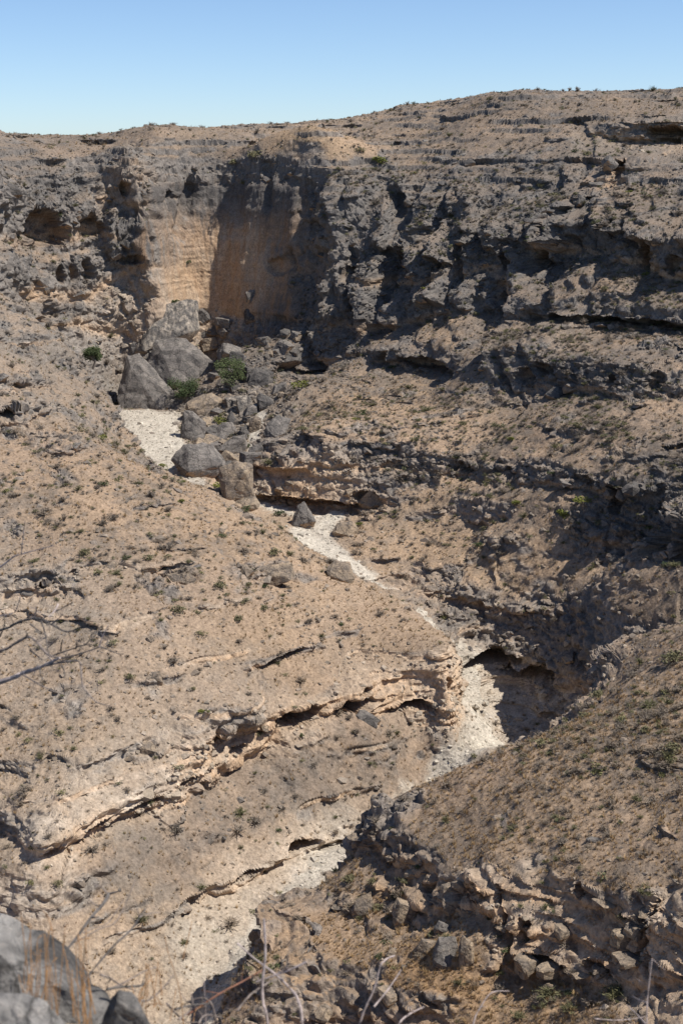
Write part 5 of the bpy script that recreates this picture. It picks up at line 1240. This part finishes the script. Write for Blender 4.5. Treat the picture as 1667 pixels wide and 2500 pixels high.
for o, w_ in JAMB: o['label'] = w_ + place_words(o.location)
cnt = 0
for i in pick(soilw * (.1 + shrubby ** 1.4 * (.3 + patch)) * np.where(V[:, 1] < 165, .6, 1), 1200):
    if cnt >= 225: break
    if not visible(i): continue
    q = rng.random(); kd = 'd' if q < .45 else ('o' if q < .8 else ('y' if q < .9 else 'g'))
    if lab is not None and idlab[i] in (2,) and kd == 'g': kd = 'o'
    rg = REGION[int(idlab[i])]
    r_ = float(np.clip(rng.lognormal(0, .3), .6, 1.9)) * (.8 if V[i, 1] < 170 else 1.0)
    shrub(tuple(V[i].tolist()), r_, kd, KIND[kd] + ' ' + place_words(V[i]), KIND[kd][6:] + 's, ' + rg[1], parts=False, zs=.75)
    cnt += 1

# trees among the boulders
def tree(u, v, hpx, wpx, label, seed, mat, Y=None):
    g = sight(u, v)
    if Y: g = Vector(at(u, v, Y))
    H_, W_ = hpx * g.y / F, wpx * g.y / F
    rr = random.Random(seed)
    o = bpy.data.objects.new('tree', None); COL.objects.link(o); o.location = g; thing(o, label, 'tree')
    vs, fs = [], []
    tube(vs, fs, [(0, 0, -.6), (.1 * W_, 0, H_ * .22), (0, .05 * W_, H_ * .5)], [.055 * H_, .04 * H_, .022 * H_], 7)
    lob = []
    for k in range(9):
        a_ = k * 2.4 + rr.uniform(-.3, .3); r_ = W_ * rr.uniform(.12, .36)
        c = Vector((math.cos(a_) * r_, math.sin(a_) * r_, H_ * rr.uniform(.35, .82)))
        lob.append((c, W_ * rr.uniform(.15, .25)))
        tube(vs, fs, [(.05 * W_, 0, H_ * .25), c * .6 + Vector((0, 0, H_ * .08)), c], [.028 * H_, .016 * H_, .006 * H_], 5)
    tr = link_mesh('trunk', mesh_from('trunk', vs, fs, mats=(BARK,)), None, o)
    lv, lf = [], []
    for k in range(2600):
        c, r_ = rr.choice(lob)
        dv_ = Vector((rr.gauss(0, 1), rr.gauss(0, 1), rr.gauss(0, .75))).normalized() * r_ * rr.uniform(.45, 1.12)
        c = c + dv_; d1 = Vector((rr.gauss(0, 1), rr.gauss(0, 1), rr.gauss(0, .6))).normalized(); d2 = d1.orthogonal().normalized(); s_ = rr.uniform(.12, .24); b0 = len(lv)
        lv += [c - d1 * s_, c + d2 * s_ * .6, c + d1 * s_, c - d2 * s_ * .6]; lf.append((b0, b0 + 1, b0 + 2, b0 + 3))
    link_mesh('crown', mesh_from('crown', lv, lf, mats=(mat,)), None, o)
    return o
tree(530, 892, 76, 78, 'largest green tree, round crown, among rubble right of the flat faced boulder', 1801, FG)
tree(424, 922, 56, 74, 'low dense green tree at the foot of the flat faced boulder', 1802, FG)
tree(214, 842, 52, 52, 'dark green tree in the shaded ravine left of the boulders', 1803, FG, Y=322)

# ------------------------------------------------------------------ the rim the viewer stands on
gxn, gyn = 120, 90
X_, Y_ = np.meshgrid(np.linspace(-7, 7, gxn), np.linspace(-5, 5.6, gyn))
Zr = -1.86 + .10 * fbm(X_ / 1.3, Y_ / 1.3, X_ * 0, 4, 801) - 2.6 * np.clip(Y_ - 2.75, 0, 9) ** 1.05 - .02 * X_
rc = np.stack([X_, Y_, Zr], -1).reshape(-1, 3).astype(np.float32)
ri = (np.arange(gyn - 1)[:, None] * gxn + np.arange(gxn - 1)[None]).ravel(); rq = np.stack([ri, ri + 1, ri + gxn + 1, ri + gxn], -1)
ra = np.tile(np.array([[.24, .19, .14]], np.float32), (len(rc), 1)) * (1 + .25 * fbm(rc[:, 0] * 3, rc[:, 1] * 3, rc[:, 2] * 3, 3, 803))[:, None]
sheet('viewpoint_rim', rq, rc, ra, ground_mat)

silhouette_boulder('rock', [(-260, 2160), (-40, 2128), (20, 2130), (74, 2140), (114, 2164), (150, 2200), (178, 2244), (205, 2290), (228, 2340), (250, 2480), (60, 2620), (-260, 2600)],
                   'large smooth grey rock in the blurred foreground at bottom left', M_NEAR, 2001, Y=2.75, depth=.9, lean=.25, sink=.12, cuts=46, amp=.055, front=.8)
silhouette_boulder('rock', [(-80, 2190), (0, 2205), (26, 2232), (46, 2290), (50, 2400), (-80, 2420)], 'grey rock with orange spot in front of the large foreground rock, at left edge', M_NEAR, 2002, Y=2.35, depth=.8, lean=.2, sink=.1, cuts=26, amp=.035, front=.8)
silhouette_boulder('rock', [(-90, 2290), (0, 2292), (55, 2290), (95, 2308), (135, 2352), (120, 2460), (-90, 2460)], 'lowest foreground rock in the bottom left corner', M_NEAR, 2003, Y=2.1, depth=.8, lean=.3, sink=.1, cuts=26, amp=.03, front=.8)
silhouette_boulder('rock', [(240, 2352), (258, 2306), (276, 2284), (300, 2290), (330, 2335), (352, 2380), (330, 2450), (240, 2440)], 'small grey rock right of the large foreground rock', M_NEAR, 2004, Y=2.6, depth=.8, lean=.2, sink=.1, cuts=24, amp=.035, front=.8)

def plain(name, c, rough=.8):
    m, nt, b = new_mat(name)
    n = node(nt, 'ShaderNodeTexNoise'); n.inputs['Scale'].default_value = 60; n.inputs['Detail'].default_value = 3
    g = node(nt, 'ShaderNodeNewGeometry'); nt.links.new(g.outputs['Position'], n.inputs['Vector'])
    r = node(nt, 'ShaderNodeMapRange'); r.inputs[1].default_value = .3; r.inputs[2].default_value = .7; r.inputs[3].default_value = .55; r.inputs[4].default_value = 1.4; nt.links.new(n.outputs[0], r.inputs[0])
    s_ = node(nt, 'ShaderNodeVectorMath', operation='SCALE'); s_.inputs[0].default_value = c; nt.links.new(r.outputs[0], s_.inputs['Scale']); nt.links.new(s_.outputs[0], b.inputs['Base Color'])
    b.inputs['Roughness'].default_value = rough
    return m
STRAW = plain('orange_dry_stalk', (.29, .165, .08)); PALEB = plain('pale_grey_bark', (.36, .30, .28)); DARKB = plain('dark_thorn_bark', (.11, .098, .09)); MIDB = plain('thorn_bark', (.20, .165, .145)); REDB = plain('reddish_twig', (.24, .12, .08))

def smooth_line(pts, n=6):
    out = []
    P_ = [Vector(p) for p in pts]
    for k in range(len(P_) - 1):
        p0, p1, p2, p3 = P_[max(k - 1, 0)], P_[k], P_[k + 1], P_[min(k + 2, len(P_) - 1)]
        for q in range(n):
            t = q / n
            out.append(.5 * ((2 * p1) + (p2 - p0) * t + (2 * p0 - 5 * p1 + 4 * p2 - p3) * t * t + (3 * p1 - p0 - 3 * p2 + p3) * t ** 3))
    out.append(P_[-1])
    return out
def twig_part(name, parent, pix_pts, Y0, Y1, r0, r1, mat, thorn=0):
    n = len(pix_pts)
    pts = [at(u, v, Y0 + (Y1 - Y0) * k / max(1, n - 1)) for k, (u, v) in enumerate(pix_pts)]
    pts = smooth_line(pts, 4)
    org = parent.location
    pts = [p - org for p in pts]
    vs, fs = [], []
    m_ = len(pts) - 1
    tube(vs, fs, pts, [r0 + (r1 - r0) * k / m_ + (.12 * r0 * math.sin(k * 2.1)) * (1 - k / m_) for k in range(len(pts))], 6)
    rr = random.Random(int(pix_pts[0][0] * 13 + pix_pts[0][1]))
    for k in range(thorn):
        j = rr.randint(0, m_); c = pts[j]; dv_ = Vector((rr.uniform(-1, 1), rr.uniform(-.5, .5), rr.uniform(-1, 1))).normalized()
        tube(vs, fs, [c, c + dv_ * rr.uniform(.012, .05)], [r1 * .8, r1 * .2], 4)
    return link_mesh(name, mesh_from(name, vs, fs, mats=(mat,)), None, parent)
def near_plant(name, loc, label, cat, group=None):
    o = bpy.data.objects.new(name, None); COL.objects.link(o); o.location = loc; o.empty_display_size = .1
    return thing(o, label, cat, group)

# thorn branch reaching in from the left
def Lp(*p): return [(a_ * .192, 1222.8 + b_ * .192) for a_, b_ in p]
tb = near_plant('thorn_branch', at(-260, 1640, 4.6), 'bare grey thorny branches reaching in from the left edge', 'branch')
twig_part('branch', tb, [(-260, 1640)] + Lp((0, 1790), (260, 1690), (440, 1630), (600, 1560), (720, 1500)), 4.6, 4.3, .011, .0035, PALEB, 10)
twig_part('branch', tb, Lp((560, 1590), (760, 1550), (940, 1540), (970, 1640), (990, 1830), (1060, 1930), (1160, 2030), (1320, 2080)), 4.35, 4.2, .0045, .0014, MIDB, 12)
twig_part('branch', tb, [(-200, 1560)] + Lp((0, 1420), (150, 1350), (340, 1250), (450, 1320), (580, 1460), (740, 1500), (900, 1470), (1200, 1370)), 4.6, 4.3, .006, .002, MIDB, 14)
twig_part('branch', tb, Lp((1190, 1375), (1230, 1240), (1300, 1110)), 4.3, 4.3, .0024, .0012, PALEB, 3)
twig_part('branch', tb, [(-160, 1480)] + Lp((0, 1170), (170, 1100), (300, 1050), (480, 1030), (620, 1100), (820, 1190), (1040, 1090)), 4.8, 4.4, .0055, .0022, DARKB, 14)
for q in (((620, 1100), (690, 1040), (760, 980)), ((0, 1000), (150, 970), (200, 920), (250, 760)), ((280, 1700), (440, 1800), (580, 1870), (780, 1950)), ((480, 1640), (490, 1700), (520, 1760)), ((740, 1590), (770, 1660), (770, 1740)),
          ((500, 1060), (550, 1240), (570, 1370), (600, 1500)), ((540, 1260), (490, 1290), (440, 1320)), ((640, 1470), (850, 1400), (1000, 1350), (1140, 1340)), ((1210, 1370), (1310, 1410), (1420, 1455), (1480, 1450)), ((360, 1410), (440, 1470), (510, 1530)),
          ((580, 1370), (650, 1310), (710, 1250)), ((730, 1420), (740, 1330), (755, 1280)), ((910, 1390), (920, 1340), (915, 1310)), ((640, 950), (700, 930), (880, 835)), ((430, 1010), (436, 930), (440, 880)), ((1000, 1350), (1060, 1310), (1110, 1190)),
          ((0, 1250), (60, 1100), (40, 980)), ((300, 1270), (330, 1220), (310, 1180)), ((370, 1100), (460, 1170), (550, 1230)), ((700, 860), (650, 950), (580, 1010))):
    twig_part('twig', tb, Lp(*q), 4.35, 4.25, .0026, .0011, rng.choice([MIDB, DARKB, PALEB]), 5)
tb2 = near_plant('thorn_branch', at(-160, 1420, 5.0), 'thin pale forked twig above the thorny branches at the left edge', 'branch')
twig_part('branch', tb2, [(-160, 1420)] + Lp((0, 420), (170, 290), (260, 260), (480, 200), (640, 160)), 5.0, 4.8, .004, .0013, PALEB, 3)
twig_part('twig', tb2, Lp((258, 262), (270, 150), (285, 0), (300, -130)), 4.85, 4.8, .0022, .001, PALEB, 2)

# bare shrub twigs at the bottom
def Cp(*p): return [(423 + .33 * a_, 1975 + .33 * b_) for a_, b_ in p]
def Rp(*p): return [(783.5 + .5003 * a_, 1787 + .5003 * b_) for a_, b_ in p]
sb = near_plant('bare_shrub', at(600, 2560, 3.0), 'pale bare twigs crossing at the bottom middle, one upright', 'shrub')
twig_part('branch', sb, [(628, 2560)] + Cp((580, 1140), (550, 1000), (545, 850), (565, 650), (555, 410)), 3.0, 3.1, .0042, .0028, PALEB, 0)
twig_part('branch', sb, [(690, 2500)] + Cp((820, 1130), (790, 970), (740, 900), (650, 810), (560, 740), (480, 680), (370, 580)), 3.0, 3.2, .0042, .002, PALEB, 4)
twig_part('twig', sb, Cp((500, 850), (600, 815), (700, 780), (780, 745), (850, 710)), 3.1, 3.1, .0022, .0026, PALEB, 3)
twig_part('twig', sb, Cp((370, 1050), (460, 940), (560, 870), (640, 830)), 3.0, 3.1, .003, .0016, MIDB, 4)
twig_part('twig', sb, Cp((20, 1080), (250, 930), (400, 850), (540, 770)), 3.0, 3.1, .0028, .0014, REDB, 3)
twig_part('twig', sb, Cp((150, 1130), (145, 1000), (138, 845)), 3.0, 3.0, .0022, .0012, PALEB, 2)
twig_part('twig', sb, Cp((220, 1120), (190, 1000), (120, 960), (20, 990)), 3.0, 3.0, .0028, .0014, MIDB, 6)
for q in (((-60, 1040), (60, 1010), (180, 1000)), ((-40, 1110), (30, 1060), (60, 1000), (50, 930)), ((100, 1140), (150, 1080), (260, 1100)), ((-120, 1000), (0, 1120), (90, 1130))):
    twig_part('twig', sb, Cp(*q), 2.9, 3.0, .0026, .0012, rng.choice([MIDB, DARKB]), 4)
s2 = near_plant('bare_shrub', at(830, 2560, 3.2), 'two pale bent twigs rising from bottom edge right of middle', 'shrub')
twig_part('branch', s2, [(800, 2500)] + Rp((85, 1128), (150, 970), (185, 850), (245, 815)), 3.2, 3.3, .0032, .0018, PALEB, 2)
twig_part('twig', s2, Rp((150, 1050), (215, 970), (275, 880)), 3.2, 3.3, .0024, .0012, PALEB, 2)
twig_part('twig', s2, [(890, 2400)] + Rp((270, 1120), (320, 1080), (380, 1050)), 3.2, 3.3, .003, .0016, PALEB, 2)
s3 = near_plant('bare_shrub', at(1080, 2520, 3.4), 'single thin bent twig at the bottom edge below the square boulder', 'shrub')
twig_part('branch', s3, [(1070, 2460)] + Rp((605, 1128), (640, 1050), (690, 985), (770, 978)), 3.4, 3.5, .0026, .0012, PALEB, 1)
s4 = near_plant('bare_shrub', at(1490, 2560, 3.4), 'thin grey twigs at the bottom right corner', 'shrub')
twig_part('branch', s4, [(1484, 2480)] + Rp((1400, 1128), (1405, 1000), (1425, 830)), 3.4, 3.5, .003, .0014, PALEB, 2)
twig_part('twig', s4, Rp((1400, 1030), (1370, 1020), (1335, 1003)), 3.4, 3.5, .002, .001, PALEB, 0)
twig_part('twig', s4, Rp((1395, 1128), (1350, 1080), (1310, 1043)), 3.4, 3.5, .002, .001, PALEB, 0)
twig_part('twig', s4, Rp((1160, 1105), (1280, 1112), (1400, 1095)), 3.4, 3.5, .0018, .001, PALEB, 0)

# dark forked branches above the foreground rock
def Fp(*p): return [(a_ * .3, 1975 + b_ * .3) for a_, b_ in p]
s5 = near_plant('dead_branch', at(120, 2240, 3.1), 'charred forked branch rising behind the foreground rock', 'branch')
twig_part('branch', s5, Fp((400, 800), (510, 690), (600, 580), (700, 440), (790, 340), (835, 260)), 3.0, 3.3, .003, .0045, DARKB, 4)
twig_part('twig', s5, Fp((790, 340), (740, 350), (680, 300)), 3.25, 3.3, .002, .001, MIDB, 2)
twig_part('twig', s5, Fp((830, 265), (800, 230), (770, 205), (720, 190)), 3.3, 3.3, .002, .001, MIDB, 2)
twig_part('twig', s5, Fp((580, 630), (760, 530), (900, 460), (1040, 150)), 3.1, 3.3, .0018, .001, MIDB, 2)
twig_part('twig', s5, Fp((640, 560), (720, 520), (830, 480), (950, 300)), 3.1, 3.3, .0016, .0009, MIDB, 2)
s6 = near_plant('dead_branch', at(190, 2300, 2.9), 'straight dark twig slanting up right from the foreground rock', 'branch')
twig_part('branch', s6, Fp((600, 1010), (700, 860), (870, 660), (1000, 540), (1070, 440), (1115, 375)), 2.9, 3.1, .0028, .0018, DARKB, 3)
twig_part('twig', s6, Fp((1070, 440), (1130, 412), (1230, 402)), 3.05, 3.1, .0014, .0008, MIDB, 1)
twig_part('twig', s6, Fp((810, 1000), (950, 940), (1110, 850), (1200, 820)), 2.9, 3.0, .002, .001, MIDB, 5)
twig_part('twig', s6, Fp((820, 990), (960, 970), (1070, 965), (1112, 940)), 2.9, 3.0, .003, .0022, DARKB, 3)
twig_part('twig', s6, Fp((770, 880), (850, 910), (930, 960), (1040, 1000)), 2.9, 3.0, .0026, .0014, MIDB, 6)
twig_part('twig', s6, Fp((1000, 1040), (1120, 1080), (1230, 1000), (1330, 880)), 2.9, 3.0, .0024, .0012, MIDB, 5)

# tall orange grass stalks
def clump(u0, label, stalks, Yb):
    o = near_plant('dry_grass_clump', at(u0, 2380, Yb), label, 'grass', 'clumps of tall dry grass in the foreground')
    for k, q in enumerate(stalks):
        dY = rng.uniform(-.15, .15)
        twig_part('stalk', o, Fp(*q), Yb + dY, Yb + dY + .05, float(rng.uniform(.0008, .0014)), .0008, STRAW)
    return o
def rand_stalks(x0, x1, y0, y1, n, top=(500, 900)):
    out = []
    for k in range(n):
        b_ = rng.uniform(x0, x1); t = b_ + rng.uniform(-90, 80); yb = rng.uniform(y0, y1); yt = rng.uniform(*top)
        out.append(((b_, yb), ((b_ + t) / 2 + rng.uniform(-25, 25), (yb + yt) / 2), (t, yt + rng.uniform(0, 60)), (t + rng.uniform(-50, 50), yt + rng.uniform(-20, 60))))
    return out
clump(70, 'orange dry grass stalks against the left of the foreground rock', [((240, 1110), (200, 730), (160, 400)), ((275, 1130), (235, 950), (215, 860)), ((250, 1100), (240, 800), (236, 560)), ((220, 1120), (170, 980), (145, 880))] + rand_stalks(150, 300, 1080, 1200, 7, (420, 950)), 2.45)
clump(120, 'orange dry grass stalks in front of the middle of the foreground rock', [((360, 1190), (355, 850), (340, 560)), ((405, 1220), (385, 880), (350, 570)), ((437, 1230), (430, 900), (400, 540)), ((400, 540), (370, 440), (330, 390))] + rand_stalks(320, 460, 1180, 1290, 6, (430, 950)), 2.4)
clump(185, 'orange dry grass stalks beside the right shoulder of the foreground rock', [((605, 1260), (595, 950), (582, 650)), ((640, 1260), (620, 900), (600, 560)), ((700, 1260), (680, 950), (655, 620)), ((580, 650), (620, 610), (690, 600)), ((730, 1180), (700, 1040), (680, 900)), ((655, 1260), (640, 1100), (655, 950))] + rand_stalks(560, 720, 1180, 1290, 10, (520, 1050)), 2.5)
clump(340, 'thin orange stalks between the foreground rock and the dark twigs', [((1130, 1060), (1135, 930), (1136, 800)), ((1178, 1110), (1195, 920), (1212, 780)), ((1240, 1040), (1228, 920), (1215, 850)), ((985, 1240), (1030, 1080), (1010, 960))] + rand_stalks(960, 1200, 1080, 1260, 10, (780, 1100)), 2.8)
clump(420, 'tall leaning straw stalk at bottom left of the white riverbed', [((1405, 1260), (1385, 1060), (1350, 900), (1290, 720), (1262, 580)), ((1300, 1240), (1330, 1090), (1350, 980)), ((1480, 1240), (1500, 1150), (1560, 1120)), ((1400, 760), (1440, 600), (1470, 470))], 2.9)


# ------------------------------------------------------------------ where labels coincide, say which one it is
bpy.context.view_layer.update()
same = {}
for o in bpy.data.objects:
    if o.parent is None and 'category' in o.keys(): same.setdefault(o['label'], []).append(o)
NUM = ['no', 'one', 'two', 'three', 'four', 'five', 'six', 'seven', 'eight', 'nine']; ORD = ['leftmost', 'second from left', 'third from left', 'fourth from left', 'fifth from left', 'sixth from left', 'seventh from left', 'eighth from left', 'ninth from left']
for lb, os_ in same.items():
    if len(os_) < 2 or len(os_) > 9: continue
    os_.sort(key=lambda o: pix(o.location)[0])
    for k, o in enumerate(os_):
        wd = 'rightmost' if k == len(os_) - 1 else ORD[k]
        if len((lb + ' ' + wd).split()) > 15: lb = lb.replace('small ', '').replace('leafless ', '')
        o['label'] = lb + ', ' + wd + ' of ' + NUM[len(os_)] if len((lb + wd).split()) + 2 <= 15 else lb + ', ' + wd
for o in bpy.data.objects:
    if o.parent is None and 'category' in o.keys() and len(o['label'].split()) > 16:
        o['label'] = o['label'].replace('small ', '').replace(' close ', ' ')
